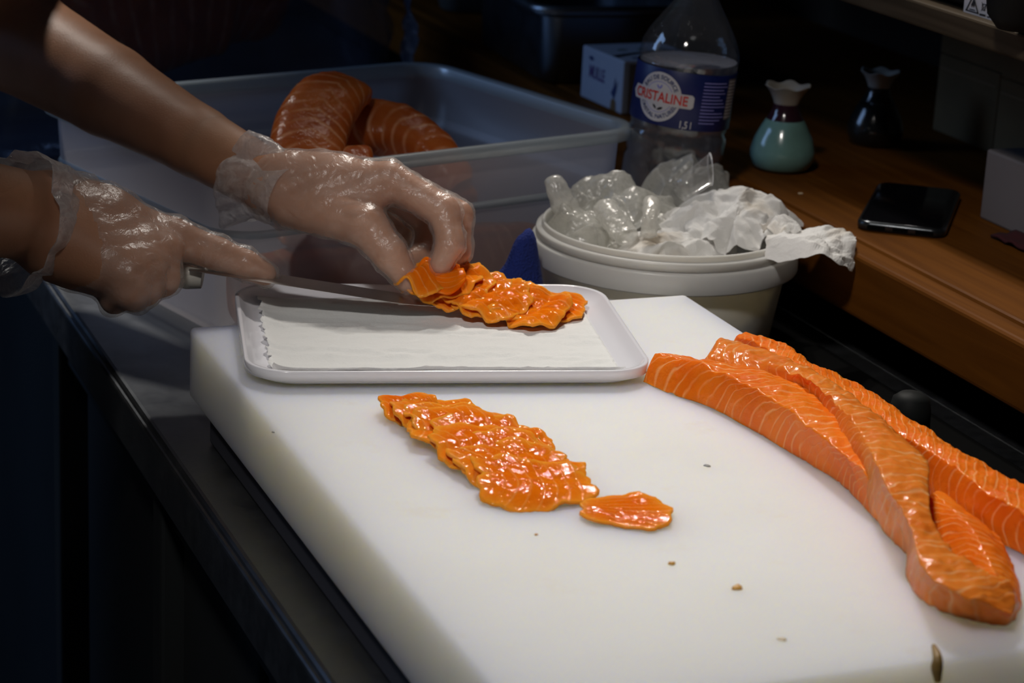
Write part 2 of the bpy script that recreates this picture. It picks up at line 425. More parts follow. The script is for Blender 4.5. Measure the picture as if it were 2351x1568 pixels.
# ---- signed distance fields and surface nets
def smin(a, b, k):
    h = np.clip(.5 + .5 * (b - a) / k, 0, 1)
    return b * (1 - h) + a * h - k * h * (1 - h)
def cone_sdf(P, a, b, ra, rb):
    a = np.asarray(a, float); b = np.asarray(b, float); ba = b - a
    t = np.clip(((P - a) @ ba) / (ba @ ba), 0, 1)
    d = P - a - t[..., None] * ba
    return np.sqrt((d * d).sum(-1)) - (ra + (rb - ra) * t)
def ell_sdf(P, c, r, rotz=0.0):
    d = P - np.asarray(c, float)
    if rotz:
        ca, sa = math.cos(rotz), math.sin(rotz)
        d = np.stack([d[..., 0] * ca + d[..., 1] * sa, -d[..., 0] * sa + d[..., 1] * ca, d[..., 2]], -1)
    r = np.asarray(r, float); k0 = np.sqrt(((d / r) ** 2).sum(-1)); k1 = np.sqrt(((d / r ** 2) ** 2).sum(-1)) + 1e-9
    return k0 * (k0 - 1) / k1
def surface_nets(fn, lo, hi, h):
    lo = np.asarray(lo, float); hi = np.asarray(hi, float)
    n = np.ceil((hi - lo) / h).astype(int) + 1
    ax = [lo[i] + h * np.arange(n[i]) for i in range(3)]
    P = np.stack(np.meshgrid(*ax, indexing='ij'), -1)
    D = fn(P.reshape(-1, 3)).reshape(n)
    c = [D[i:n[0] - 1 + i, j:n[1] - 1 + j, k:n[2] - 1 + k] for i in (0, 1) for j in (0, 1) for k in (0, 1)]
    neg = np.stack([x < 0 for x in c], -1); act = neg.any(-1) & ~neg.all(-1)
    idx = -np.ones(act.shape, int); idx[act] = np.arange(act.sum())
    cv = np.stack([x[act] for x in c], -1)
    off = np.array([(i, j, k) for i in (0, 1) for j in (0, 1) for k in (0, 1)], float)
    acc = np.zeros((len(cv), 3)); cnt = np.zeros(len(cv))
    for a in range(8):
        for b in range(a + 1, 8):
            if np.abs(off[a] - off[b]).sum() != 1: continue
            s = (cv[:, a] < 0) != (cv[:, b] < 0)
            t = cv[s, a] / (cv[s, a] - cv[s, b])
            acc[s] += off[a] + t[:, None] * (off[b] - off[a]); cnt[s] += 1
    V = lo + h * (np.argwhere(act) + acc / cnt[:, None])
    F = []
    for axi in range(3):
        s0 = [slice(None)] * 3; s1 = [slice(None)] * 3
        s0[axi] = slice(0, n[axi] - 1); s1[axi] = slice(1, n[axi])
        A = D[tuple(s0)] < 0; B = D[tuple(s1)] < 0
        b_, c_ = [(1, 2), (2, 0), (0, 1)][axi]
        for sgn in (0, 1):
            E = np.argwhere((A & ~B) if sgn == 0 else (~A & B))
            E = E[(E[:, b_] > 0) & (E[:, c_] > 0) & (E[:, b_] < n[b_] - 1) & (E[:, c_] < n[c_] - 1)]
            q = []
            for db, dc in ((-1, -1), (0, -1), (0, 0), (-1, 0)):
                e = E.copy(); e[:, b_] += db; e[:, c_] += dc
                q.append(idx[e[:, 0], e[:, 1], e[:, 2]])
            q = np.stack(q, -1)
            if sgn: q = q[:, ::-1]
            F.append(q)
    F = np.concatenate(F); F = F[(F >= 0).all(1)]
    return V, F

# ------------------------------------------------------------------ the room
struct(box('floor', (-3, -3, -.04), (3, 4, 0), 'floor'), 'dark floor of the kitchen')
struct(box('wall_right', (1.03, -3, 0), (1.10, 4, 2.8), 'wall'), 'dark brown wall behind the wooden ledge')
struct(box('wall_back', (-3, 3.2, 0), (1.02, 3.3, 2.8), 'wall_back'), 'unlit wall far behind the counter')
struct(box('ceiling', (-3, -3, 2.8), (3, 4, 2.88), 'ceiling'), 'ceiling above the kitchen')

# ------------------------------------------------------------------ steel counter with its cabinet
counter = empty('steel_counter', (0.25, 0, 0))
tag(counter, 'dark steel worktop with panelled cabinet front under the cutting board', 'counter')
def part(o, root):
    o.parent = root; o.matrix_parent_inverse = Matrix.Translation(-root.location); return o
YB, YF, XF, XW = 1.6, -1.3, -0.026, 1.0
part(box('worktop', (XF, YF, ZS - .034), (.56, YB, ZS), 'steel', bevel=.004, seg=3), counter)
part(box('drip_edge', (XF - .003, YF, ZS - .042), (XF + .006, YB, ZS - .004), 'steel', bevel=.003, seg=3), counter)
part(box('carcass', (XF + .05, YF + .02, .08), (.54, YB - .02, ZS - .035), 'cabinet'), counter)
for (y0, y1) in ((-1.25, -.52), (-.50, -.235), (-.215, -.02), (.012, .31)):
    part(box('door', (XF + .018, y0, .12), (XF + .05, y1, ZS - .075), 'cabinet', bevel=.003), counter)
part(box('rail', (XF + .012, YF + .02, ZS - .072), (XF + .05, YB - .02, ZS - .036), 'cabinet', bevel=.002), counter)
for y in (-.012, .36):
    part(box('post', (XF + .004, y, 0), (XF + .034, y + .026, ZS - .042), 'cabinet', bevel=.003), counter)
part(box('toe_kick', (XF + .09, YF + .05, 0), (.5, YB - .05, .08), 'black'), counter)

# added black mat painting in the shade of the gap between board and ledge
tag(box('dark_gap_mat', (.378, -1.2, ZS), (.5235, .195, ZS + .004), 'black', bevel=.0015), 'added black mat darkening the gap between the cutting board and the ledge', 'mat')

# ------------------------------------------------------------------ wooden ledge
ledge = empty('wooden_ledge', (.76, 0, 0)); tag(ledge, 'orange brown varnished wooden ledge running along the wall', 'ledge')
part(box('ledge_top', (.548, -1.3, ZL - .034), (1.02, 2.2, ZL), 'ledge', bevel=.003), ledge)
part(box('front_strip', (.524, -1.3, ZL - .051), (.547, 2.2, ZL - .001), 'ledge', bevel=.004, seg=3), ledge)
part(box('support_panel', (.60, -1.3, 0), (.62, 2.2, ZL - .034), 'black'), ledge)  # painted black for the shade in the recess under the ledge

# ------------------------------------------------------------------ shelf with appliance
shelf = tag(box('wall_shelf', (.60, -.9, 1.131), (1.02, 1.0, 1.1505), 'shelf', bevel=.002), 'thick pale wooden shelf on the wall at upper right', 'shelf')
dev = empty('appliance', (.80, .0, 1.1505)); tag(dev, 'black appliance with a warning sticker standing on the wall shelf', 'appliance')
part(box('housing', (.612, -.30, 1.1535), (.95, .16, 1.36), 'device', bevel=.006, seg=3), dev)
for (x, y) in ((.65, -.24), (.65, .12), (.9, -.24), (.9, .12)):
    part(lathe('foot', [(.012, 0), (.012, .004)], 'black', seg=12, loc=(x, y, 1.1505)), dev)
# sticker on the face looking left (x = .612)
SX = .6115
s0 = atx(2212, 33, SX); s1 = atx(2293, 60, SX)
def stk(px, py): p = atx(px, py, SX - .0006); return (p[0], p[1], p[2])
def quad_px(name, pts, mat, root, dx=0.0):
    V = [np.array(stk(*p)) + np.array([-dx, 0, 0]) for p in pts]
    o = mesh_obj(name, V, [tuple(range(len(V)))], mat, None, smooth=False); return part(o, root)
st = quad_px('warning_sticker', [(2211, 34), (2216, -18), (2312, 2), (2312, 66), (2294, 60)], 'label_white', dev)
def stroke_px(pts, w, closed=False):
    out = []
    P = pts + [pts[0]] if closed else pts
    for (x0, y0), (x1, y1) in zip(P[:-1], P[1:]):
        L = math.hypot(x1 - x0, y1 - y0); nx, ny = -(y1 - y0) / L * w / 2, (x1 - x0) / L * w / 2
        ex, ey = (x1 - x0) / L * w / 2, (y1 - y0) / L * w / 2
        out.append([(x0 - ex + nx, y0 - ey + ny), (x1 + ex + nx, y1 + ey + ny), (x1 + ex - nx, y1 + ey - ny), (x0 - ex - nx, y0 - ey - ny)])
    return out
def strokes_obj(name, strokes, mat, root):
    V, F = [], []
    for s in strokes:
        F.append(tuple(range(len(V), len(V) + len(s))))
        V += [np.array(stk(*p)) + np.array([-.0006, 0, 0]) for p in s]
    return part(mesh_obj(name, V, F, mat, None, smooth=False), root)
strokes_obj('hazard_triangle', stroke_px([(2219.5, 22.5), (2236, -10), (2246.5, 30.5)], 2.6, True), 'ink', dev)
fl = [(2232, 17), (2231, 10), (2234, 4), (2236, -2), (2239, 6), (2239.5, 12), (2237, 18), (2236, 12)]
strokes_obj('flame_symbol', [fl] + stroke_px([(2228, 20.5), (2239, 23.5)], 2), 'ink', dev)
strokes_obj('bin_symbol', stroke_px([(2257, 9), (2266, 10.5), (2262, 24), (2256, 22), (2257, 9)], 1.6) + stroke_px([(2254, 24), (2268, 9)], 1.2) + stroke_px([(2256, 5), (2262, 25)], 1.2) + stroke_px([(2252, 33), (2262, 35.5)], 4), 'ink', dev)
strokes_obj('recycling_symbol', stroke_px([(2269, 25), (2278, 27), (2275, 40), (2268, 38)], 1.8) + stroke_px([(2270, 40), (2278, 30)], 1.4) + stroke_px([(2287, 29), (2282, 33), (2282, 39), (2284, 44)], 2), 'ink', dev)
# round grey pot hanging over the shelf front at the corner of the picture
pc = atd(2345, 20, 1.66)
pot = tag(lathe('round_pot', [(.001, -.030), (.016, -.028), (.024, -.018), (.027, 0), (.027, .05), (.025, .05), (.024, .0), (.001, -.02)], 'device', seg=40, loc=(pc[0], pc[1], 1.131 + .052)), 'dark round pot hanging in front of the appliance in the top right corner', 'pot')
part(tube('hook', [(pc[0] + .02, pc[1], 1.2), (pc[0] + .04, pc[1], 1.21), (.6105, pc[1], 1.20)], .002, 'device'), pot)

# ------------------------------------------------------------------ cutting board on its riser
riser = tag(box('board_riser', (.004, -.575, ZS), (.372, -.041, ZB - .05), 'riser', bevel=.003), 'dark flat riser slab holding the cutting board off the steel', 'riser')
BW, BL = .375, .607
bb = box_bm((0, -BL, ZB - .05), (BW, 0, ZB), 0)
bmesh.ops.bevel(bb, geom=bb.edges[:], offset=.0035, segments=4, affect='EDGES', profile=.5)
board = bm_obj('cutting_board', bb, 'board', smooth=True)
tag(board, 'thick white plastic cutting board lit brightly on the counter', 'cutting board')
for p in board.data.polygons: p.use_smooth = True

# scraps on the board
def scrap(name, px, py, L, W_, ang, mat, label, z=ZB, h=.0016, bend=0.0, seed=0):
    c = atz(px, py, z); n = 14; V = [(0, 0, h)]; rr = random.Random(seed)
    for ring, rz in ((.7, h * .8), (1.0, 0.0001)):
        for k in range(n):
            a = 2 * math.pi * k / n; q = ring * (1 + .18 * rr.uniform(-1, 1))
            x = math.cos(a) * L / 2 * q; y = math.sin(a) * W_ / 2 * q + bend * (x / L * 2) ** 2
            V.append((x, y, rz))
    F = [(0, 1 + k, 1 + (k + 1) % n) for k in range(n)] + [(1 + k, 1 + n + k, 1 + n + (k + 1) % n, 1 + (k + 1) % n) for k in range(n)]
    F.append(tuple(range(1 + n, 1 + 2 * n))[::-1])
    ca, sa = math.cos(ang), math.sin(ang)
    V = [(c[0] + x * ca - y * sa, c[1] + x * sa + y * ca, z + zz) for x, y, zz in V]
    return tag(mesh_obj(name, V, F, mat), label, 'food scrap')
scrap('salmon_scrap', 1694, 1351, .0075, .0055, .5, 'scrap', 'largest yellowish salmon scrap lying alone on the empty board', seed=1, bend=.0015)
scrap('salmon_scrap', 1542, 1296, .0045, .003, -.2, 'scrap', 'small yellowish scrap on the board above the largest crumb', seed=2, bend=.001)
scrap('salmon_scrap', 1795, 1468, .005, .004, -.9, 'scrap_pale', 'pale flat scrap near the front edge of the board', seed=3, h=.0006)
scrap('salmon_scrap', 1231, 1228, .0026, .002, .3, 'scrap', 'tiny scrap just below the row of slices', seed=4, h=.0008)
scrap('grey_crumb', 1624, 1070, .0034, .005, .6, 'grey_spot', 'small round grey crumb between slices and fillets', seed=5, h=.0008)
scrap('grey_crumb', 627, 993, .0016, .0025, .3, 'grey_spot', 'tiny grey crumb at the left edge of the board', seed=6, h=.0007)
# strip of skin draped over the front edge
zf = ZB
sp = [np.append(atz(2143, 1490, zf)[:2], zf + .0016), np.append(atz(2150, 1510, zf)[:2], zf + .0018), np.append(atz(2152, 1521, zf)[:2], zf + .0014)]
e = sp[-1].copy(); e[1] = -BL - .0014
sp += [np.array([e[0], -BL - .0010, zf - .003]), np.array([e[0] + .001, -BL - .0016, zf - .010])]
tag(tube('skin_strip', sp, [.0012, .0022, .0024, .0030, .0016], 'scrap_dark', seg=8), 'brown strip of fish skin hanging over the front board edge', 'food scrap')

# ------------------------------------------------------------------ tray with paper
TR = math.radians(-12.6)
tx = np.array([math.cos(TR), math.sin(TR)]); ty = np.array([-math.sin(TR), math.cos(TR)])
ZT = ZB + .0115
A_ = atz(557, 800, ZT)[:2] @ tx; B_ = atz(1474, 800, ZT)[:2] @ tx
C_ = atz(1000, 854, ZT)[:2] @ ty; D_ = atz(950, 652, ZT)[:2] @ ty
thx, thy = (B_ - A_) / 2, (D_ - C_) / 2
tc2 = tx * (A_ + B_) / 2 + ty * (C_ + D_) / 2
TC = (tc2[0], tc2[1], ZB)
cr = .030
tray = rr_loft('serving_tray', [
    (thx - .016, thy - .016, cr - .008, 0.0), (thx - .008, thy - .008, cr - .004, .0008), (thx - .003, thy - .003, cr, .0035), (thx - .0015, thy - .0015, cr, .0048),
    (thx, thy, cr, .0052), (thx, thy, cr, .0112), (thx - .0006, thy - .0006, cr, .0118), (thx - .0022, thy - .0022, cr, .0118), (thx - .003, thy - .003, cr - .002, .0112),
    (thx - .006, thy - .006, cr - .004, .0066), (thx - .012, thy - .012, cr - .008, .0036), (thx - .020, thy - .020, cr - .012, .0028)],
    'tray', loc=TC, rot=TR, seg=12)
tag(tray, 'shallow white rectangular serving tray with rounded corners on the cutting board', 'tray')
def tloc(u, v, z): q = tc2 + tx * u + ty * v; return (q[0], q[1], z)
# paper sheet in the tray
nu, nv = 90, 60
V = []
for i in range(nu):
    for j in range(nv):
        u, v = i / (nu - 1), j / (nv - 1)
        x = -thx + .017 + u * (2 * thx - .036); y = -thy + .0095 + v * (2 * thy - .022)
        rag = .0012 * math.sin(37 * v) + .001 * math.sin(91 * v + 1)
        if i == 0: x += rag
        w = mnoise.fractal(Vector((x * 22, y * 60, 3.1)), .6, 2, 4)
        z = ZB + .0036 + .0009 * (w + .6) + .0012 * max(0, math.sin(y * 120 + x * 20 + 2 * w)) ** 6
        edge = min(u, 1 - u, v, 1 - v)
        if u < .07: z += .006 * (1 - u / .07) ** 2 * (.5 + .5 * mnoise.noise(Vector((0, y * 120, 7))))
        ys = max(0, (.10 - v) / .10)
        z += .0075 * ys ** 1.6
        V.append(tloc(x, y, z))
paper = mesh_obj('paper_sheet', V, grid_faces(nu, nv), 'paper')
paper.modifiers.new('thick', 'SOLIDIFY').thickness = .0003
tag(paper, 'white absorbent paper sheet lining the serving tray', 'paper')
scrap('salmon_scrap', 1438, 805, .0028, .0018, 1.0, 'scrap', 'tiny orange crumb at the right side of the tray', z=ZB + .004, seed=8, h=.001)

# ------------------------------------------------------------------ salmon slices
def slice_obj(name, centre, ax_l, ax_w, L, W_, seed, tilt=0.0, thick=.0017, drape=.0020, curl=0.0, label=None, group=None, fold=0.0, lines=8, roll=0.0, fan=False):
    """thin wavy slice; ax_l long axis (3d unit), ax_w short axis; tilt raises the +w edge, roll the +l edge"""
    rr = random.Random(seed); nr, na = 18, 84
    ax_l = Vector(ax_l).normalized(); ax_w = Vector(ax_w).normalized(); nrm = ax_l.cross(ax_w).normalized()
    if nrm.z < 0: nrm = -nrm
    ph = [rr.uniform(0, 6.28) for _ in range(8)]; c0 = Vector(centre)
    V, P, EG = [], [], []
    for i in range(nr):
        t = (i / (nr - 1)) ** .9
        for k in range(na):
            a = 2 * math.pi * k / na
            ca, sa = math.cos(a), math.sin(a)
            q = (abs(ca) ** 2.6 + abs(sa) ** 2.6) ** (-1 / 2.6)
            rag = 1 + .05 * math.sin(3 * a + ph[0]) + .045 * math.sin(5 * a + ph[1]) + .035 * math.sin(11 * a + ph[2]) + .03 * mnoise.noise(Vector((ca * 7, sa * 7, seed))) + .03 * mnoise.noise(Vector((ca * 16, sa * 16, seed + 5)))
            taper = 1 + (.38 if fan else -.10) * ca
            u = t * q * rag * ca; v = t * q * rag * sa * taper
            x = u * L / 2; y = v * W_ / 2
            z = drape * (math.sin(2.2 * u + ph[4]) * .6 + math.sin(3.7 * v + 1.3 * u + ph[5]) * .5 + .4 * t * t * math.sin(6 * a + ph[6]))
            z += .45 * drape * mnoise.fractal(Vector((x * 110, y * 110, seed * 3.3)), .7, 2, 3)
            z += tilt * v + roll * u + curl * v * v
            if fold:
                z += fold * math.exp(-((v - .1) / .28) ** 2)
            V.append(c0 + ax_l * x + ax_w * y + nrm * z)
            EG.append(.75 * t ** 7)
            if fan: P.append(lines * math.atan2(v, u + 2.0)); continue
            P.append(lines * (.5 * math.sqrt((u + 1.3) ** 2 + (.75 * v) ** 2)) + .15 * math.sin(3 * v))
    F = [(a, b, c, d) for a, b, c, d in grid_faces(nr, na, wrap_v=True)]
    o = mesh_obj(name, V, F, 'slice', attr=P)
    at_ = o.data.attributes.new('edge', 'FLOAT', 'POINT'); at_.data.foreach_set('value', np.asarray(EG, dtype=np.float32))
    s = o.modifiers.new('thick', 'SOLIDIFY'); s.thickness = thick; s.offset = 0
    return tag(o, label, 'salmon slice', group)

S0 = atz(998, 955); S1 = atz(1245, 1128)
order = ['rolled-up first slice at the far end of the board row', 'second slice from the far end of the board row', 'third slice from the far end of the board row',
         'fourth slice from the far end of the board row', 'fifth slice from the far end of the board row', 'sixth slice of the board row, near its middle',
         'seventh slice of the board row', 'eighth slice of the board row', 'ninth slice of the board row, next to the topmost', 'topmost slice with curved white lines at the near end of the board row']
rowd = Vector(S1 - S0).normalized()
NR = 10
for k in range(NR):
    t = k / (NR - 1)
    c = S0 * (1 - t) + S1 * t
    rr = random.Random(40 + k)
    ang = math.radians(6 + rr.uniform(-14, 14) - 10 * t)
    axl = Vector((math.cos(ang), math.sin(ang), 0)); axw = Vector((-math.sin(ang), math.cos(ang), 0))
    Lk = .056 + .010 * t + rr.uniform(-.003, .005); Wk = .048 + .010 * t
    z = ZB + .0058 + .0028 * math.sin(math.pi * min(1, t * 1.1))
    cx = c[0] + rr.uniform(-.004, .004) - .002
    if k == 0:
        slice_obj('salmon_slice', (cx - .010, c[1] + .004, ZB + .0075), axl, axw, .036, .034, 71, tilt=.0045, curl=-.004, label=order[k], group='slices fanned out on the board', drape=.0016)
    else:
        slice_obj('salmon_slice', (cx, c[1], z), axl, axw, Lk, Wk, 71 + k, tilt=.0042, curl=-.0022, label=order[k], group='slices fanned out on the board', lines=9, drape=.0021)
c = atz(1432, 1182)
slice_obj('salmon_slice', (c[0], c[1], ZB + .0028), (math.cos(-.30), math.sin(-.30), 0), (math.sin(.30), math.cos(.30), 0), .050, .044, 99, tilt=.0006, drape=.0010, lines=9, fan=True, label='single flat slice lying apart to the right of the board row', group='slices fanned out on the board')
# translucent end sticking out on the right of the row
c = atz(1228, 1038)
slice_obj('salmon_slice', (c[0] - .006, c[1], ZB + .0055), (1, -.1, 0), (.1, 1, 0), .034, .034, 105, tilt=.003, drape=.0016, label='thin pale-edged slice sticking out on the right of the board row', group='slices fanned out on the board')

# slices on the tray, the left ones lifted on the blade
tl = ['flat slice farthest right on the tray', 'second slice from the right on the tray', 'third slice from the right on the tray', 'fourth slice from the right on the tray',
      'fifth slice on the tray, its left end lifted by the blade', 'sixth slice on the tray lying over the blade', 'seventh slice on the tray beside the fingertips', 'folded slice pinched between thumb and finger']
TS = [(1285, 701, .0055, 0.0), (1228, 706, .009, .001), (1185, 692, .010, .002), (1140, 684, .013, .002), (1095, 668, .015, .002), (1052, 655, .0175, .003), (1015, 645, .020, .003), (988, 634, .026, .002)]
for k, (px, py, dz, rl) in enumerate(TS):
    z = ZB + .0042 + dz
    c = atz(px, py, z)
    rr = random.Random(200 + k)
    ang = math.radians(60 + rr.uniform(-14, 14) - k * 4)
    axl = Vector((math.cos(ang), math.sin(ang), .22 if k else .08)); axw = Vector((math.sin(ang), -math.cos(ang), -.06 if k > 1 else 0))
    big = 1.0 if k not in (0, 7) else .82
    slice_obj('salmon_slice', c, axl, -axw, .060 * big, .046 * big, 210 + k, tilt=.0015, curl=-.001, roll=0, drape=.0034 if k else .0014, label=tl[k], group='slices laid on the tray', lines=7,
              fold=(.006 if k >= 6 else 0))
# folds of the pinched end
def ribbon(name, pts, w, mat, label, cat, group=None, thick=.0022, wdir=(0, 0, 1), seed=0, parent=None):
    P = catmull(pts, 28); V, A = [], []; wd = Vector(wdir).normalized(); nw = 9
    for i, p in enumerate(P):
        t = i / 27
        for j in range(nw):
            s = j / (nw - 1) - .5
            o = wd * (s * w * (1 - .5 * abs(2 * t - 1) ** 3)) + Vector((0, -.0012 * math.sin(5 * t + 6 * s + seed), .0008 * math.sin(9 * t + seed)))
            V.append(Vector(p) + o); A.append(4 * s + t)
    o = mesh_obj(name, V, grid_faces(28, nw), mat, parent, attr=A)
    s = o.modifiers.new('thick', 'SOLIDIFY'); s.thickness = thick; s.offset = 0
    return tag(o, label, cat, group)
def tp(px, py, t): return atd(px, py, t)
ribbon('salmon_slice', [tp(958, 640, 1.606), tp(985, 616, 1.61), tp(1020, 634, 1.604), tp(1055, 622, 1.61)], .020, 'slice', 'upper curled slice gripped under the index finger', 'salmon slice', 'slices laid on the tray', wdir=(.1, .6, .5), seed=1)
ribbon('salmon_slice', [tp(962, 656, 1.598), tp(990, 644, 1.600), tp(1025, 652, 1.597), tp(1068, 628, 1.606)], .020, 'slice', 'lower curled slice hanging beside the thumb tip', 'salmon slice', 'slices laid on the tray', wdir=(.05, .7, .4), seed=2)

# ------------------------------------------------------------------ salmon fillets
def fillet(name, stations, mat, label, cat='salmon fillet', ns=150, seed=0, parent=None, fband=(26, 44), slant=(1.6, 3.2), bump=.0012, curve=.6, seg=.00045):
    """stations: three pixel/height triples (near edge, ridge, far edge)"""
    st = []
    for s in stations:
        st.append(np.concatenate([atz(s[0], s[1], ZB + s[2]), atz(s[3], s[4], ZB + s[5]), atz(s[6], s[7], ZB + s[8])]))
    S = catmull(st, ns); ctr = (S[:, 0:3] + S[:, 6:9]) / 2
    arc = np.concatenate([[0], np.cumsum(np.linalg.norm(np.diff(ctr, axis=0), axis=1))])
    n1, n2, nb = 22, 20, 10
    V, A = [], []
    for i in range(ns):
        a, r, b = S[i, 0:3], S[i, 3:6], S[i, 6:9]
        ring = []
        endr = min(1, (i + .5) / 5.0, (ns - 1 - i + .5) / 5.0); endr = math.sqrt(1 - (1 - endr) ** 2)
        base = np.array([0, 0, max(ZB + .0005, min(a[2], b[2]) - .012)])
        m_ = (a + b) / 2; low = np.array([m_[0], m_[1], base[2]])
        for j in range(n1):
            u = j / n1; q = a + (r - a) * u
            q = q + np.array([0, 0, 1]) * (.35 * np.linalg.norm(r - a) * u * (1 - u) * .9)
            ring.append((q, fband[0] * arc[i] + slant[0] * u + curve * 4 * u * (1 - u), u))
        for j in range(n2 + 1):
            u = j / n2; q = r + (b - r) * u
            q = q + np.array([0, 0, 1]) * (.22 * np.linalg.norm(b - r) * u * (1 - u))
            ring.append((q, fband[1] * arc[i] + slant[0] + slant[1] * u, u))
        for j in range(1, nb):
            u = j / nb; q = b * (1 - u) + a * u
            q = np.array([q[0], q[1], base[2]]) if .12 < u < .88 else np.array([q[0], q[1], (q[2] + base[2]) / 2])
            ring.append((q, fband[0] * arc[i], u))
        for q, ph, u in ring:
            q = low + (q - low) * (.86 + .14 * endr) if endr < 1 else q
            nz = mnoise.fractal(Vector(q) * 55 + Vector((seed, 0, 0)), .6, 2, 3)
            qq = q + np.array([.3, .3, 1]) * (bump * nz + seg * (abs(math.sin(math.pi * ph)) ** .6 - .6) * (1 if q[2] > base[2] + .003 else 0))
            qq[2] = max(qq[2], ZB + .0004)
            V.append(qq); A.append(ph + .55 * mnoise.noise(Vector(q) * 38 + Vector((seed, 5, 0))) + .25 * mnoise.noise(Vector(q) * 110 + Vector((seed, 5, 0))))
    m_ = n1 + n2 + 1 + nb - 1
    F = [(a, d, c, b) for a, b, c, d in grid_faces(ns, m_, wrap_v=True)]
    F.append(tuple(range(m_))[::-1]); F.append(tuple((ns - 1) * m_ + k for k in range(m_)))
    o = mesh_obj(name, V, F, mat, parent, attr=A)
    return tag(o, label, cat)

# far right fillet
fillet('salmon_fillet', [
    (1672, 806, .0, 1690, 772, .012, 1712, 768, .009),
    (1740, 850, .0, 1752, 796, .016, 1790, 785, .010),
    (1850, 930, .0, 1850, 862, .018, 1868, 836, .012),
    (1960, 1010, .0, 1965, 930, .020, 1975, 886, .013),
    (2070, 1085, .0, 2080, 1005, .022, 2095, 966, .014),
    (2160, 1160, .0, 2165, 1052, .023, 2195, 1028, .014),
    (2250, 1225, .0, 2255, 1120, .023, 2290, 1085, .014),
    (2351, 1275, .0, 2351, 1182, .023, 2380, 1135, .014),
    (2450, 1335, .0, 2450, 1245, .022, 2470, 1195, .013),
    (2520, 1390, .0, 2525, 1310, .016, 2540, 1260, .010)], 'salmon', 'long orange salmon fillet at the far right edge of the board', fband=(105, 105), slant=(-.7, 1.6), seed=5, ns=420, bump=.002)
# near left fillet
fillet('salmon_fillet', [
    (1474, 876, .0, 1501, 809, .017, 1560, 820, .013),
    (1540, 906, .0, 1580, 826, .021, 1650, 832, .016),
    (1630, 936, .0, 1680, 868, .023, 1745, 850, .017),
    (1730, 990, .0, 1770, 915, .024, 1835, 886, .017),
    (1830, 1050, .0, 1860, 980, .024, 1905, 935, .016),
    (1920, 1105, .0, 1945, 1050, .023, 1965, 1000, .015),
    (1990, 1172, .0, 2010, 1110, .020, 2030, 1070, .013),
    (2035, 1222, .0, 2060, 1170, .014, 2080, 1140, .010)], 'salmon', 'bright orange salmon fillet nearest the tray, with chevron lines', fband=(118, 118), slant=(-1.0, -5.0), seed=1, ns=360, bump=.0018, seg=.0003)
# middle fillet, twisted
mid = fillet('salmon_fillet', [
    (1612, 832, .011, 1640, 797, .018, 1652, 774, .012),
    (1690, 852, .014, 1700, 806, .020, 1730, 795, .015),
    (1780, 868, .016, 1800, 848, .023, 1822, 832, .018),
    (1852, 896, .018, 1872, 884, .027, 1905, 874, .021),
    (1900, 948, .019, 1930, 934, .031, 1990, 932, .024),
    (1938, 1026, .017, 1978, 990, .035, 2062, 994, .028),
    (1983, 1114, .011, 2010, 1062, .038, 2128, 1057, .031),
    (2000, 1180, .004, 2040, 1120, .036, 2132, 1110, .032),
    (2035, 1225, .001, 2070, 1170, .030, 2135, 1165, .030),
    (2078, 1275, .000, 2098, 1225, .029, 2150, 1220, .024),
    (2080, 1325, .000, 2112, 1290, .027, 2195, 1270, .024),
    (2110, 1375, .000, 2150, 1340, .024, 2245, 1300, .024),
    (2170, 1410, .000, 2210, 1370, .022, 2300, 1325, .020),
    (2240, 1426, .000, 2270, 1390, .017, 2330, 1352, .014),
    (2310, 1438, .000, 2322, 1415, .011, 2342, 1388, .008)], 'salmon_pale', 'twisted pale salmon fillet lying across the other two', fband=(100, 100), slant=(.8, -1.0), seed=9, ns=420, curve=.3, seg=.00025, bump=.002)
# broad flap folded back under its right side
tail = fillet('tail_flap', [
    (2108, 1160, .006, 2140, 1128, .016, 2165, 1130, .010),
    (2128, 1215, .004, 2185, 1168, .018, 2225, 1178, .009),
    (2160, 1265, .003, 2230, 1215, .019, 2285, 1225, .008),
    (2190, 1320, .002, 2262, 1270, .020, 2318, 1275, .007),
    (2225, 1380, .001, 2285, 1325, .018, 2338, 1335, .006),
    (2290, 1432, .000, 2315, 1385, .012, 2346, 1395, .004)], 'salmon', None, cat=None, fband=(120, 120), slant=(-2.5, -3.0), seed=12, parent=mid, ns=200)
tail['label'] = 'broad folded-back end of the fillet'
# grey round item behind the fillets
g = atz(2085, 985, ZS + .03)
gk = empty('grey_bollard', (g[0], g[1], ZS + .004)); tag(gk, 'round grey peg in the dark gap behind the far fillet', 'peg')
part(lathe('cap', [(.0, .052), (.008, .0515), (.0125, .048), (.014, .040), (.0145, .028)], 'device', seg=28, loc=(g[0], g[1], ZS + .004)), gk)
part(lathe('stem', [(.010, .0), (.010, .03)], 'device', seg=20, loc=(g[0], g[1], ZS + .004)), gk)

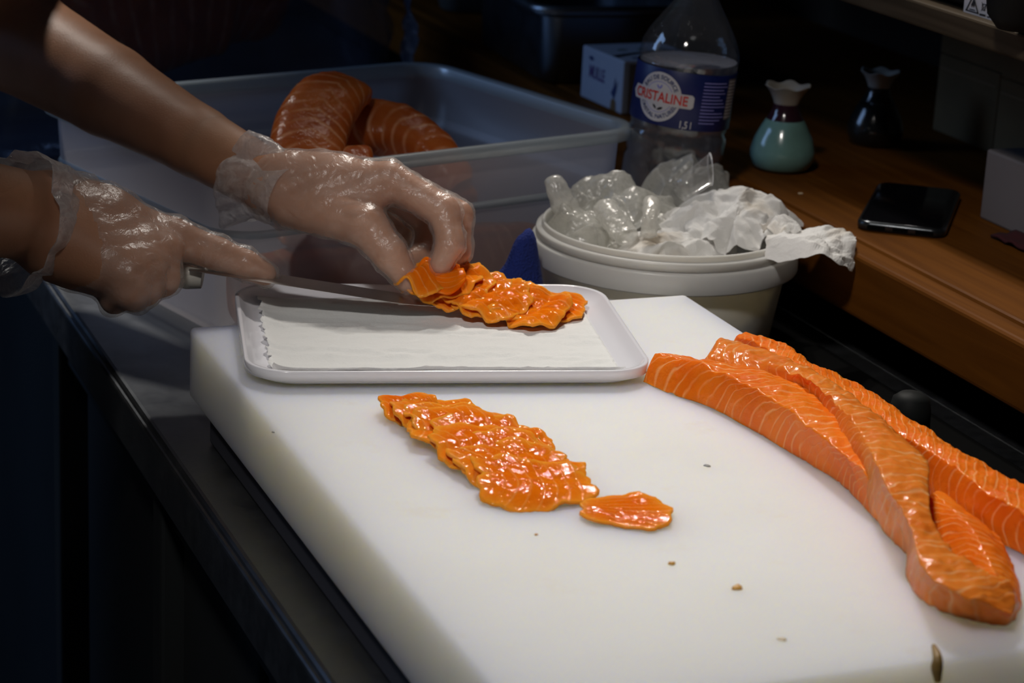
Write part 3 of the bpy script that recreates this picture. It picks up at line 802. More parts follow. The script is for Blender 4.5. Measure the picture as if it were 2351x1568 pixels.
# ------------------------------------------------------------------ white waste bucket
BR = .105
bc = atd(1527, 540, FPX * 2 * BR / 613)
bx, by, bz = bc[0], bc[1], bc[2]
ZK = ZS + .0042
H_ = bz - ZK + .004
bucket = empty('waste_bucket', (bx, by, ZK)); tag(bucket, 'round white plastic bucket filled with used gloves and paper', 'bucket')
wall = [(.0, .002), (.084, .002), (.086, .0), (.0875, .003), (BR - .0085, H_ - .024), (BR - .0085, H_ - .021), (BR - .007, H_ - .021)]
inner = [(BR - .0095, H_ + .0055), (BR - .0105, H_ + .004), (BR - .0105, H_ - .02), (.083, .006), (.0, .006)]
part(lathe('body', [(r, z) for r, z in wall[:5]] + [(BR - .0075, H_ + .004), (BR - .0082, H_ + .0055)] + inner, 'bucket', seg=96, loc=(bx, by, ZK)), bucket)
part(lathe('rim_band', [(BR - .0085, H_ - .006), (BR - .001, H_ - .0065), (BR, H_ - .008), (BR + .0006, H_ - .0225), (BR, H_ - .0235), (BR - .0008, H_ - .0225), (BR - .0012, H_ - .009), (BR - .008, H_ - .008)], 'bucket', seg=96, loc=(bx, by, ZK), cap=False), bucket)
part(lathe('rim_step', [(BR - .0075, H_ + .001), (BR - .0035, H_ + .0005), (BR - .003, H_ - .001), (BR - .003, H_ - .0058), (BR - .0075, H_ - .006)], 'bucket', seg=96, loc=(bx, by, ZK), cap=False), bucket)
tb = atd(1805, 615, (bc - CAM) @ CF - .02)
part(lathe('rim_tab', [(.0, .0012), (.0022, .0008), (.0026, 0)], 'bucket', seg=12, loc=(tb[0], tb[1], ZK + H_ - .012)), bucket)

def crumple(name, centre, rx, ry, h, seed, mat, label, cat, group=None, n=70, amp=.2, folds=14, edge=.25, rot=0.0, sink=0.0, thick=.0003, flat=True, zmin=None, rmax=None):
    rs = np.random.RandomState(seed)
    g = np.linspace(-1, 1, n); U_, V_ = np.meshgrid(g, g, indexing='ij')
    r = np.sqrt(U_ ** 2 + V_ ** 2); q = np.maximum(np.abs(U_), np.abs(V_)); sc = np.where(r > 1e-6, q / np.maximum(r, 1e-6), 1)
    x = U_ * sc; y = V_ * sc                                # square to disc
    X = np.stack([x * rx, y * ry, h * (1 - q ** 2 * (1 - sink))], -1)
    s = (rx + ry) / 2
    disp = np.zeros_like(X)
    for k in range(folds):
        th = rs.uniform(0, 2 * np.pi); fr = rs.uniform(1.2, 4.5); of = rs.uniform(0, 2)
        w = tri_wave((x * np.cos(th) + y * np.sin(th)) * fr + of + .25 * disp[..., 2] / max(h, 1e-4))
        dv = rs.normal(size=3); dv[2] = abs(dv[2]) * 1.3; dv /= np.linalg.norm(dv)
        disp += w[..., None] * dv * amp * s / (fr ** .9)
    fl = np.stack([x, y, 0 * x], -1).reshape(-1, 3)
    nz = fbm(fl, 3.0, 3, seed).reshape(x.shape)
    disp[..., 2] += nz * amp * s * .5
    X = X + disp * (.45 + .55 * q[..., None])
    ca, sa = math.cos(rot), math.sin(rot)
    P = np.stack([X[..., 0] * ca - X[..., 1] * sa + centre[0], X[..., 0] * sa + X[..., 1] * ca + centre[1], X[..., 2] + centre[2]], -1).reshape(-1, 3)
    if zmin is not None: P[:, 2] = np.maximum(P[:, 2], zmin + .002 * (fl[:, 0] + 1))
    if rmax is not None:
        d = P[:, :2] - np.array([bx, by]); rr = np.linalg.norm(d, axis=1)
        lowz = P[:, 2] < bz + .006
        k = np.where((rr > rmax) & lowz, rmax / rr, 1.0); P[:, :2] = np.array([bx, by]) + d * k[:, None]
    o = mesh_obj(name, P, grid_faces(n, n), mat, smooth=not flat)
    if thick:
        m_ = o.modifiers.new('thick', 'SOLIDIFY'); m_.thickness = thick
    return tag(o, label, cat, group)
def bl(px, py, dz): # a point over the bucket mouth
    return atz(px, py, bz + dz)
RI = BR - .012
filler = crumple('crumpled_paper', (bx, by, bz - .035), .082, .082, .030, 3, 'crumpled_paper', 'wad of soiled paper filling the bottom of the bucket', 'paper waste', n=50, amp=.12, rmax=RI)
p = bl(1700, 520, .004)
crumple('crumpled_paper', (p[0], p[1], bz - .004), .047, .050, .036, 11, 'crumpled_paper', 'large crumpled white paper towel on the right side of the bucket', 'paper waste', 'crumpled paper in the bucket', n=90, amp=.16, folds=18, rot=.3, rmax=RI)
p = bl(1520, 560, .0)
crumple('crumpled_paper', (p[0], p[1], bz - .008), .050, .036, .016, 17, 'crumpled_paper', 'low crumpled paper towel at the front rim of the bucket', 'paper waste', 'crumpled paper in the bucket', n=80, amp=.15, folds=16, rmax=RI)
p = bl(1610, 500, .01)
crumple('crumpled_paper', (p[0], p[1], bz - .004), .034, .034, .026, 23, 'crumpled_paper', 'stained crumpled paper towel in the middle of the bucket', 'paper waste', 'crumpled paper in the bucket', n=70, amp=.16, folds=14, rmax=RI)
# paper tail over the rim at the right
T0 = [bl(1760, 545, .016), bl(1815, 540, .020), bl(1870, 533, .024), bl(1920, 540, .020), bl(1964, 556, .012)]
P = catmull(T0, 34); V = []; nw = 18
for i, q in enumerate(P):
    t = i / 33; w = .030 + .034 * math.sin(min(1, t * 1.1) * math.pi * .6) - .030 * max(0, t - .82) * 5
    for j in range(nw):
        s = j / (nw - 1) - .5
        zz = -.016 * max(0, -2 * s) ** 1.6 * (.5 + .5 * t) - .006 * max(0, 2 * s) + .0035 * tri_wave(np.array([s * 2.6 + t * 1.3 + .3]))[0] + .002 * math.sin(7 * t + 5 * s)
        rg = .0025 * mnoise.noise(Vector((t * 9, s * 9, 4)))
        V.append((q[0] + s * w * .55 + rg, q[1] + s * w, q[2] + zz + rg))
o = mesh_obj('crumpled_paper', V, grid_faces(34, nw), 'crumpled_paper', smooth=False)
o.modifiers.new('thick', 'SOLIDIFY').thickness = .0004
tag(o, 'paper towel corner hanging out over the right rim of the bucket', 'paper waste', 'crumpled paper in the bucket')
p = bl(1805, 488, .030)
crumple('crumpled_paper', (p[0] - .004, p[1], p[2] - .012), .017, .012, .010, 29, 'crumpled_paper', 'small pointed paper corner standing up behind the big paper towel', 'paper waste', 'crumpled paper in the bucket', n=30, amp=.25, folds=7)
# clear gloves thrown away
p = bl(1430, 500, .0)
crumple('discarded_glove', (p[0], p[1], bz - .004), .050, .046, .034, 31, 'waste_film', 'crumpled clear plastic glove heaped on the left half of the bucket', 'glove', 'used gloves in the bucket', n=80, amp=.20, folds=16, flat=False, rmax=RI)
p = bl(1580, 440, .01)
crumple('discarded_glove', (p[0], p[1], bz + .002), .050, .030, .036, 37, 'waste_film', 'crumpled clear plastic glove at the back rim below the bottle', 'glove', 'used gloves in the bucket', n=80, amp=.20, folds=16, flat=False, rmax=RI)
p = bl(1335, 540, .0)
crumple('discarded_glove', (p[0] + .006, p[1], bz - .006), .030, .032, .022, 41, 'waste_film', 'crumpled clear plastic glove at the left front rim of the bucket', 'glove', 'used gloves in the bucket', n=60, amp=.22, folds=14, flat=False, rmax=RI)
def finger_film(pts, rad, seed, label, mat='waste_film'):
    P = catmull(pts, 26); V = []; seg = 20; n = len(P)
    R_ = np.interp(np.linspace(0, 1, n), np.linspace(0, 1, len(rad)), rad)
    x = Vector((1, .2, 0)).normalized()
    for i in range(n):
        t = Vector(P[min(i + 1, n - 1)] - P[max(i - 1, 0)]).normalized(); xx = (x - t * x.dot(t)).normalized(); yy = t.cross(xx)
        endr = math.sqrt(max(0, 1 - max(0, (i / (n - 1) - .86) / .14) ** 2))
        for k in range(seg):
            a = 2 * math.pi * k / seg
            rr = R_[i] * max(.05, endr) * (1 + .16 * mnoise.noise(Vector((math.cos(a) * 1.4, math.sin(a) * 1.4, i * .3 + seed * 9))))
            V.append(Vector(P[i]) + xx * math.cos(a) * rr + yy * math.sin(a) * rr * .8)
    o = mesh_obj('discarded_glove', V, grid_faces(n, seg, wrap_v=True), mat)
    return tag(o, label, 'glove', 'used gloves in the bucket')
finger_film([bl(1330, 520, .004), bl(1300, 480, .016), bl(1282, 440, .030), bl(1268, 405, .040)], [.013, .0105, .0095, .0085], 1, 'empty clear glove finger standing up at the left bucket rim')
finger_film([bl(1440, 545, .010), bl(1405, 500, .020), bl(1385, 470, .026)], [.010, .011, .010], 2, 'short clear glove finger bent towards the left bucket rim')
finger_film([bl(1490, 540, .012), bl(1492, 500, .026), bl(1498, 455, .036)], [.007, .006, .007], 3, 'twisted clear glove strip in the middle of the bucket')
# clear plastic cup lying in the waste
ca_ = np.array(bl(1560, 440, .030)); cb_ = np.array(bl(1632, 388, .046))
axis = Vector(cb_ - ca_).normalized(); x = Vector((0, 0, 1)); x = (x - axis * x.dot(axis)).normalized(); y = axis.cross(x)
V = []; rings = [(0, .0085), (.25, .0092), (.6, .0105), (.97, .0120), (1.0, .0128), (1.01, .0124), (.97, .0116)]
Lc = (Vector(cb_) - Vector(ca_)).length
axis2 = (axis * .55 + Vector((.75, -.45, -.12))).normalized()
for t, r in rings:
    cdir = axis.lerp(axis2, t).normalized(); xx = (Vector((0, 0, 1)) - cdir * cdir.z).normalized(); yy = cdir.cross(xx)
    o_ = Vector(ca_) + axis * Lc * t
    for k in range(36):
        a = 2 * math.pi * k / 36; V.append(o_ + (xx * math.cos(a) * 1.05 + yy * math.sin(a)) * r)
cup = empty('plastic_cup', tuple(ca_)); tag(cup, 'clear plastic cup tipped over on top of the bucket waste', 'cup')
part(mesh_obj('cup_wall', V[:4 * 36], grid_faces(4, 36, wrap_v=True) + [tuple(range(36))], 'cup'), cup)
part(mesh_obj('cup_lip', V[3 * 36:], grid_faces(4, 36, wrap_v=True), 'cuff'), cup)

# ------------------------------------------------------------------ blue towel
tw = atz(1195, 640, ZS + .06)
n = 40; V = []
for i in range(n):
    for j in range(n):
        u, v = i / (n - 1) - .5, j / (n - 1) - .5
        p0 = np.array([.262, .084, ZS]) + np.array([.895, .445, 0]) * u * .10 + np.array([.445, -.895, 0]) * v * .05
        hh = .088 * math.exp(-(max(0, .22 - u) / .34) ** 2 - (max(0, u - .22) / .2) ** 2 - (v / .35) ** 2) * (1 + .25 * mnoise.noise(Vector((u * 6, v * 6, 2))))
        V.append((p0[0], p0[1], ZS + .003 + hh + .003 * mnoise.noise(Vector((u * 14, v * 14, 1)))))
o = mesh_obj('kitchen_towel', V, grid_faces(n, n), 'towel'); o.modifiers.new('thick', 'SOLIDIFY').thickness = .003
tag(o, 'dark blue kitchen towel bunched up behind the tray beside the bucket', 'towel')

# ------------------------------------------------------------------ frosted bin
ZR = 1.02
brot = math.radians(20.5); ex = np.array([math.cos(brot), math.sin(brot)]); ey = np.array([-math.sin(brot), math.cos(brot)])
Bc = atz(1436, 296, ZR)[:2]; Cc = atz(1040, 133, ZR)[:2]
half_x, half_y = .205, np.linalg.norm(Bc - Cc) / 2
midr = (Bc + Cc) / 2; dvec = (Cc - Bc) / np.linalg.norm(Cc - Bc)
brot = math.atan2(-dvec[0], dvec[1]) + math.radians(9)
ex = np.array([math.cos(brot), math.sin(brot)]); ey = np.array([-math.sin(brot), math.cos(brot)])
bcen = midr - ex * half_x
binr = empty('storage_bin', (bcen[0], bcen[1], ZS)); tag(binr, 'large frosted clear plastic storage bin holding salmon pieces', 'storage bin')
HB = ZR - ZS
o = rr_loft('bin_wall', [(half_x - .032, half_y - .032, .025, .004), (half_x - .026, half_y - .026, .03, .0), (half_x - .022, half_y - .022, .03, .008), (half_x - .014, half_y - .014, .032, HB * .55), (half_x - .013, half_y - .013, .034, HB * .62),
     (half_x - .010, half_y - .010, .034, HB * .64), (half_x - .008, half_y - .008, .036, HB - .012)], 'bin', loc=(bcen[0], bcen[1], ZS), rot=brot, cap1=False)
part(o, binr)
o = rr_loft('bin_rim', [(half_x - .008, half_y - .008, .036, HB - .012), (half_x - .0075, half_y - .0075, .036, HB - .003), (half_x - .006, half_y - .006, .036, HB - .0005), (half_x - .001, half_y - .001, .04, HB), (half_x + .001, half_y + .001, .04, HB - .002), (half_x + .001, half_y + .001, .04, HB - .010), (half_x - .0005, half_y - .0005, .04, HB - .011)], 'bin_rim', loc=(bcen[0], bcen[1], ZS), rot=brot, cap0=False, cap1=False)
part(o, binr)
part(rr_loft('stacking_ridge', [(half_x - .0125, half_y - .0125, .034, HB * .60), (half_x - .0085, half_y - .0085, .034, HB * .63), (half_x - .0100, half_y - .0100, .034, HB * .655)], 'bin_rim', loc=(bcen[0], bcen[1], ZS), rot=brot, cap0=False, cap1=False), binr)

def chunk(name, pts, wid, thk, wdir, mat, label, seed=0, freq=60, parent=None):
    """thick fillet piece following a path"""
    P = catmull(pts, 60); W_ = np.interp(np.linspace(0, 1, 60), np.linspace(0, 1, len(wid)), wid); T_ = np.interp(np.linspace(0, 1, 60), np.linspace(0, 1, len(thk)), thk)
    arc = np.concatenate([[0], np.cumsum(np.linalg.norm(np.diff(P, axis=0), axis=1))]); seg = 40; V, A = [], []
    WD = [Vector(w).normalized() for w in wdir] if hasattr(wdir[0], '__len__') else [Vector(wdir).normalized()] * 2
    for i in range(60):
        t = Vector(P[min(i + 1, 59)] - P[max(i - 1, 0)]).normalized()
        wd = WD[0].lerp(WD[-1], i / 59); x = (wd - t * wd.dot(t)).normalized(); y = t.cross(x)
        e = min(1, (i + .3) / 4, (59 - i + .3) / 4); e = .6 + .4 * math.sqrt(1 - (1 - e) ** 2)
        for k in range(seg):
            a = 2 * math.pi * k / seg; c_, s_ = math.cos(a), math.sin(a)
            sq = (abs(c_) ** 3.4 + abs(s_) ** 3.4) ** (-1 / 3.4)
            p_ = Vector(P[i]) + x * (c_ * sq * W_[i] * e) + y * (s_ * sq * T_[i] * e)
            p_ += p_.normalized() * .001 * mnoise.fractal(p_ * 60, .6, 2, 3)
            V.append(p_); A.append(freq * arc[i] + 1.5 * abs(c_) + .6 * s_)
    F = grid_faces(60, seg, wrap_v=True) + [tuple(range(seg))[::-1], tuple(59 * seg + k for k in range(seg))]
    return tag(mesh_obj(name, V, F, mat, attr=A), label, 'salmon piece', 'salmon pieces in the bin')
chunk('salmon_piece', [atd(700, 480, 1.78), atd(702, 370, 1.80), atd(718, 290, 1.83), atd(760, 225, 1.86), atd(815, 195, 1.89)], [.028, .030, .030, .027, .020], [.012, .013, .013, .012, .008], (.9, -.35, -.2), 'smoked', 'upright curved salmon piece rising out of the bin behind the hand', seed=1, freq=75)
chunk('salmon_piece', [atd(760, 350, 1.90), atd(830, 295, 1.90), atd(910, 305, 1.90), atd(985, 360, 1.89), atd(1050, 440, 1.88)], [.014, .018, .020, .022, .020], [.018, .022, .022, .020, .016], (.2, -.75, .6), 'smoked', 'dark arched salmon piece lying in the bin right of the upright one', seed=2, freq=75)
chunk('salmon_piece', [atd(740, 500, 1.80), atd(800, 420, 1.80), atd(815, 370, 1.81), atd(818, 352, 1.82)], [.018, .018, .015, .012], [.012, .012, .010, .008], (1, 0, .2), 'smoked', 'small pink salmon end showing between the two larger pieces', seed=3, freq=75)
def bin_pt(u, v, z): q = bcen + ex * u + ey * v; return np.array([q[0], q[1], ZS + z])

VF = -half_y + .026 + .024
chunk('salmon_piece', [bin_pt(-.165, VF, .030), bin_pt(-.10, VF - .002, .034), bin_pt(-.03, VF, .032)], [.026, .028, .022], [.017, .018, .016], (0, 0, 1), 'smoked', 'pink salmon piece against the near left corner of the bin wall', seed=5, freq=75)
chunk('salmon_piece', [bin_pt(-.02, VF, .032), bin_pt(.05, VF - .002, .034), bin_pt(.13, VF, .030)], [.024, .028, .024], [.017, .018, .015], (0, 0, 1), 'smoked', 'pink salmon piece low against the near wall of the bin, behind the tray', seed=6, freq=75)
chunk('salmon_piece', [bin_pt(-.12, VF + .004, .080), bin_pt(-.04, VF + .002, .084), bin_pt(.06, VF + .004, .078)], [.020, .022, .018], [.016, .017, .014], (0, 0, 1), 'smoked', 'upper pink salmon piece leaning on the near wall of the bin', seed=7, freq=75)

# ------------------------------------------------------------------ salmon side in a big plastic bag behind the bin
bagc = np.array([.20, .90, ZS])
def bag_r(z):
    return
V = []; nz_, na_ = 40, 72
for i in range(nz_):
    t = i / (nz_ - 1); z = ZS + .002 + t * .36
    k = (1 - .10 * t) * (1 + .07 * math.sin(t * 4.2)) * (1 if i else .9)
    for j in range(na_):
        a = 2 * math.pi * j / na_
        q = (abs(math.cos(a)) ** 3 + abs(math.sin(a)) ** 3) ** (-1 / 3)
        r_ = k * q * (1 + .05 * mnoise.fractal(Vector((math.cos(a) * 2.5, math.sin(a) * 2.5, t * 4)), .6, 2, 4))
        V.append((bagc[0] + math.cos(a) * .235 * r_ * 1.0, bagc[1] + math.sin(a) * .12 * r_ + math.cos(a) * .045, z))
bagm = mesh_obj('plastic_bag', V, grid_faces(nz_, na_, wrap_v=True) + [tuple(range(na_))[::-1]], 'bag')
tag(bagm, 'big dim plastic bag standing behind the storage bin', 'bag')
V = []
E0 = [atd(918, 175, 2.50), atd(921, 120, 2.50), atd(926, 70, 2.50), atd(930, 25, 2.50), atd(935, -40, 2.50)]
E1 = [atd(948, 175, 2.47), atd(955, 110, 2.47), atd(962, 75, 2.47), atd(945, 25, 2.47), atd(942, -40, 2.47)]
PA, PB = catmull(E0, 40), catmull(E1, 40)
for i in range(40):
    for j in range(12):
        s = j / 11; q = PA[i] * (1 - s) + PB[i] * s
        V.append(q + np.array([0, .006, 0]) * tri_wave(np.array([s * 3 + i * .17]))[0] + np.array([.004, .004, 0]) * mnoise.noise(Vector((i * .3, s * 4, 2))))
o = mesh_obj('bag_seam', V, grid_faces(40, 12), 'bag_edge'); o.parent = bagm
o.modifiers.new('thick', 'SOLIDIFY').thickness = .0006
o['label'] = 'crinkled bluish side seam'
sd = []
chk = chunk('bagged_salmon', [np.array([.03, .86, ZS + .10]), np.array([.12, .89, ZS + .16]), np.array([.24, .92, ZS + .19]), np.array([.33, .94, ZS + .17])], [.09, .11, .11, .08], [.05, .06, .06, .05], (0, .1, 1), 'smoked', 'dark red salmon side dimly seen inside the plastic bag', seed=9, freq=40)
del chk['group']

# ------------------------------------------------------------------ water bottle
btl_d = 1.93
bm_ = atd(1555, 300, btl_d)
tilt_x = math.radians(5.2)
root = empty('water_bottle', (0, 0, 0)); tag(root, 'clear plastic water bottle with blue label leaning beside the bucket', 'bottle')
# local frame: base at origin, z up along the bottle axis
RB = .0418
axis_b = Vector((math.sin(tilt_x) * math.cos(-.30), math.sin(tilt_x) * math.sin(-.30), math.cos(tilt_x)))
s_mid = (bm_[2] - ZS) / axis_b.z
base_b = Vector(bm_) - axis_b * s_mid
base_b += Vector((.002, .004, 0)); base_b.z = ZS + .001
rot = Vector((0, 0, 1)).rotation_difference(axis_b)
root.location = base_b; root.rotation_mode = 'QUATERNION'; root.rotation_quaternion = rot
LZ0 = s_mid + .0075; LZ1 = s_mid + .0545   # label band heights
prof = [(.0, .006), (.02, .004), (.034, .0), (.039, .004), (RB, .012), (RB, .030), (RB - .0015, .034), (RB, .038), (RB, .052), (RB - .0018, .056), (RB, .060), (RB, LZ0 - .034), (RB - .002, LZ0 - .030), (RB, LZ0 - .025), (RB, LZ0 - .010), (RB - .0022, LZ0 - .006), (RB - .0006, LZ0 - .002),
        (RB - .0006, LZ1 + .002), (RB, LZ1 + .004), (RB, LZ1 + .009), (RB - .0015, LZ1 + .017), (RB - .006, LZ1 + .027), (RB - .0135, LZ1 + .039), (RB - .021, LZ1 + .050), (.0155, LZ1 + .059), (.0135, LZ1 + .065), (.0135, LZ1 + .075)]
def bpart(o): o.parent = root; return o
bpart(lathe('bottle_shell', prof, 'bottle', seg=72))
bpart(lathe('bottle_cap', [(.015, LZ1 + .072), (.0152, LZ1 + .073), (.0152, LZ1 + .087), (.014, LZ1 + .089), (.0, LZ1 + .089)], 'label_blue', seg=32))
# water surface is level in the world
wl = LZ1 + .004
wprof = [(r - .0012, z + .0015) for r, z in prof if z < wl and r > 0]
V = []; seg = 72
inv = rot.inverted()
up_l = inv @ Vector((0, 0, 1))
zr = wl
rings = [(.001, wprof[0][1])] + wprof + [(RB - .0016, wl)]
for i, (r, z) in enumerate(rings):
    for k in range(seg):
        a = 2 * math.pi * k / seg; px_, py_ = r * math.cos(a), r * math.sin(a)
        zz = z if i < len(rings) - 1 else wl - (up_l.x * px_ + up_l.y * py_) / up_l.z
        V.append((px_, py_, zz))
bpart(mesh_obj('water', V, [(a, d, c, b) for a, b, c, d in grid_faces(len(rings), seg, wrap_v=True)], 'water'))
V_s = [V[(len(rings) - 1) * seg + k] for k in range(seg)]
bpart(mesh_obj('water_surface', V_s, [tuple(range(seg))], 'water_top', smooth=False))
# label band, facing the camera
tocam = inv @ (Vector(CAM) - (base_b + axis_b * s_mid)); phi0 = math.atan2(tocam.y, tocam.x)
bpart(lathe('label_band', [(RB + .0002, LZ0), (RB + .0004, LZ0 + .0003), (RB + .0004, LZ1 - .0003), (RB + .0002, LZ1)], 'label_blue', seg=72, cap=False))
PXM = FPX / btl_d
def on_label(dx, dz, lift=.0006):
    """dx: metres along the label from the point facing the camera, dz from its middle"""
    R_ = RB + lift; a = phi0 + dx / R_
    return (R_ * math.cos(a), R_ * math.sin(a), (LZ0 + LZ1) / 2 + dz)
def label_poly(name, pts, mat, lift, sub=10):
    bm = bmesh.new(); vs = [bm.verts.new((x, y, 0)) for x, y in pts]; bm.faces.new(vs)
    bmesh.ops.triangulate(bm, faces=bm.faces[:]); 
    for _ in range(3):
        long = [e for e in bm.edges if e.calc_length() > .006]
        if not long: break
        bmesh.ops.subdivide_edges(bm, edges=long, cuts=1, use_grid_fill=True)
        bmesh.ops.triangulate(bm, faces=bm.faces[:])
    V = [on_label(v.co.x, v.co.y, lift) for v in bm.verts]; bm.verts.index_update(); F = [tuple(v.index for v in f.verts) for f in bm.faces]; bm.free()
    return bpart(mesh_obj(name, V, F, mat, None, smooth=False))
LC = -.0205            # centre of the oval emblem on the label
hl = (LZ1 - LZ0) / 2
label_poly('emblem', [(LC + .0200 * math.cos(a), .0205 * math.sin(a)) for a in np.linspace(0, 2 * math.pi, 40, endpoint=False)], 'label_white', .0007)
label_poly('emblem_ring', [(LC + .0130 * math.cos(a), .0128 * math.sin(a)) for a in np.linspace(0, 2 * math.pi, 40, endpoint=False)], 'label_lilac', .0009)
label_poly('emblem_core', [(LC + .0125 * math.cos(a), .0123 * math.sin(a)) for a in np.linspace(0, 2 * math.pi, 40, endpoint=False)], 'label_white', .0010)
bw = .0305
label_poly('banner', [(LC - bw + .004, -.0058), (LC + bw - .002, -.0058), (LC + bw, -.004), (LC + bw, .004), (LC + bw - .002, .0058), (LC - bw + .004, .0058), (LC - bw, .0)], 'label_white', .0013)
bpart(lettering('brand_lettering', 'CRISTALINE', .0112, lambda x, y: on_label(LC + x, y, .0017), 'label_red', xs=.86))
def arc_text(name, body, size, rad, mid_ang, inward, mat):
    V, F = text_geo(body, size)
    out = []
    for x, y, _ in V:
        if not inward: a = mid_ang - x / rad; r_ = rad + y
        else: a = mid_ang + x / rad; r_ = rad - y
        out.append(on_label(LC + r_ * math.cos(a) * 1.0, r_ * math.sin(a), .0011))
    return bpart(mesh_obj(name, out, F, mat, None, smooth=False))
arc_text('upper_lettering', 'EAU DE SOURCE', .0050, .0163, math.pi / 2, False, 'ink_blue')
arc_text('lower_lettering', 'CRISTAL NATUREL', .0048, .0163, -math.pi / 2, True, 'ink_blue')
def leaf(dx, dz, ang, s): 
    pts = [(0, 0), (.3, .17), (.7, .17), (1, 0), (.7, -.17), (.3, -.17)]
    return [(LC + dx + s * (x * math.cos(ang) - y * math.sin(ang)), dz + s * (x * math.sin(ang) + y * math.cos(ang))) for x, y in pts]
label_poly('leaf_mark', leaf(0, -.0105, math.radians(25), .0062), 'ink', .0012)
label_poly('leaf_mark', leaf(-.0005, -.0102, math.radians(135), .0052), 'ink', .0012)
label_poly('splash_mark', leaf(0, .0066, math.radians(60), .0046), 'label_lilac', .0012)
label_poly('splash_mark', leaf(0, .0066, math.radians(130), .0046), 'label_lilac', .0012)
bpart(lettering('volume_lettering', '1,5 l', .0085, lambda x, y: on_label(.0055 + x, -.0195 + y, .0012), 'label_white', xs=.75))
for k in range(13):
    w = .0115 - (.004 if k in (4, 8, 12) else 0) + .0012 * math.sin(k * 2.1)
    label_poly('small_print', [(.0165, .0175 - k * .0028), (.0165 + 2 * w, .0175 - k * .0028), (.0165 + 2 * w, .0166 - k * .0028), (.0165, .0166 - k * .0028)], 'label_lilac', .0009)
label_poly('barcode_panel', [(.0425, .0205), (.0545, .0205), (.0545, -.0135), (.0425, -.0135)], 'carton_dark', .0009)
for k in range(12):
    label_poly('barcode_bar', [(.0432, .019 - k * .0027), (.0540, .019 - k * .0027), (.0540, .0178 - k * .0027), (.0432, .0178 - k * .0027)], 'label_white', .0012)
# drops on the shell
rr = random.Random(5)
V, F = [], []
for k in range(90):
    a = phi0 + rr.uniform(-1.2, 1.2); z = rr.choice([rr.uniform(LZ1 + .01, LZ1 + .045), rr.uniform(.06, LZ0 - .004)])
    R_ = np.interp(z, [q[1] for q in prof[3:]], [q[0] for q in prof[3:]]); s = rr.uniform(.0004, .0010)
    c = Vector((R_ * math.cos(a), R_ * math.sin(a), z)); nrm = Vector((math.cos(a), math.sin(a), 0)); t1 = Vector((-math.sin(a), math.cos(a), 0)); b0 = len(V)
    V.append(c + nrm * s * .8)
    for q in range(8): V.append(c + (t1 * math.cos(q * math.pi / 4) + Vector((0, 0, 1)) * math.sin(q * math.pi / 4)) * s + nrm * .0001)
    F += [(b0, b0 + 1 + q, b0 + 1 + (q + 1) % 8) for q in range(8)]
dr = bpart(mesh_obj('water_drops', V, F, M['cup'])); dr['kind'] = 'stuff'

# ------------------------------------------------------------------ things on the ledge
# steel pan (gastronorm)
pan_c = atz(1262, 190, ZL)
px0 = atz(1192, 178, ZL); px1 = atz(1335, 196, ZL)
pan = empty('steel_pan', (.62, .80, ZL)); tag(pan, 'deep dark steel food pan standing on the ledge behind the bottle', 'pan')
pcx, pcy = .612, .775; phx, phy = .080, .120; ph_ = .082
pr = [(phx - .012, phy - .012, .02, 0.0), (phx - .006, phy - .006, .024, .003), (phx - .002, phy - .002, .024, ph_ - .016), (phx, phy, .026, ph_ - .012)]
part(rr_loft('pan_body', pr + [(phx - .001, phy - .001, .025, ph_ - .003), (phx - .004, phy - .004, .024, ph_ - .004), (phx - .01, phy - .01, .02, .004)], 'pan_steel', loc=(pcx, pcy, ZL), rot=-.06), pan)
part(rr_loft('pan_rim', [(phx, phy, .026, ph_ - .013), (phx + .009, phy + .009, .03, ph_ - .011), (phx + .0105, phy + .0105, .031, ph_ - .004), (phx + .008, phy + .008, .03, ph_), (phx + .001, phy + .001, .026, ph_ - .001), (phx - .002, phy - .002, .024, ph_ - .006)], 'pan_steel', loc=(pcx, pcy, ZL), rot=-.06, cap0=False, cap1=False), pan)
# grey tubs behind
t1_ = atz(1110, 40, ZL)
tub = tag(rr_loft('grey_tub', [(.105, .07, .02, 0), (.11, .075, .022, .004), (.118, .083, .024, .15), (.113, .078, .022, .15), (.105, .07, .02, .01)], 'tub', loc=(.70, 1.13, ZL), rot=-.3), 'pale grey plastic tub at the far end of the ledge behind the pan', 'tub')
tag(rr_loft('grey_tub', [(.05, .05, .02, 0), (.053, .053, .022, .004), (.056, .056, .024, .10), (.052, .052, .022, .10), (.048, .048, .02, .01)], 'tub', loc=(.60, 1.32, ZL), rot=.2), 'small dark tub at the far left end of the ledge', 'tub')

# white carton with blue print
cA = atz(1343, 243, ZL); 
crot = math.radians(3)
cw, cd, ch = .085, .075, .052
car = empty('printed_carton', (0, 0, 0)); tag(car, 'small white printed carton with a dark curved slot left of the bottle', 'carton')
car.location = (.586, .562, ZL); car.rotation_euler = (0, 0, crot)
def cpart(o): o.parent = car; return o
cpart(bm_obj('carton_body', box_bm((-.038, -.045, 0), (.05, .045, ch), .002), 'carton'))
cpart(box('shaded_end_panel', (-.032, -.0462, .001), (.05, -.0450, ch - .003), 'carton_dark'))  # darker panel paints the shade on the carton's near end
def face_l(y, z, lift=.0004): return (-.038 - lift, y, z)       # left face: y from far (+) to near (-)
def poly(name, pts, mat, fn): return cpart(mesh_obj(name, [fn(*p) for p in pts], [tuple(range(len(pts)))], mat, None, smooth=False))
cpart(lettering('side_lettering', 'MULLE', .016, lambda x, y: face_l(.010 - x, .029 + y * 1.1), 'ink_purple', xs=.72))
poly('leaf_print', [(-.022, .017), (-.027, .024), (-.030, .034), (-.031, .024), (-.035, .031), (-.033, .020), (-.029, .012)], 'ink_blue', face_l)
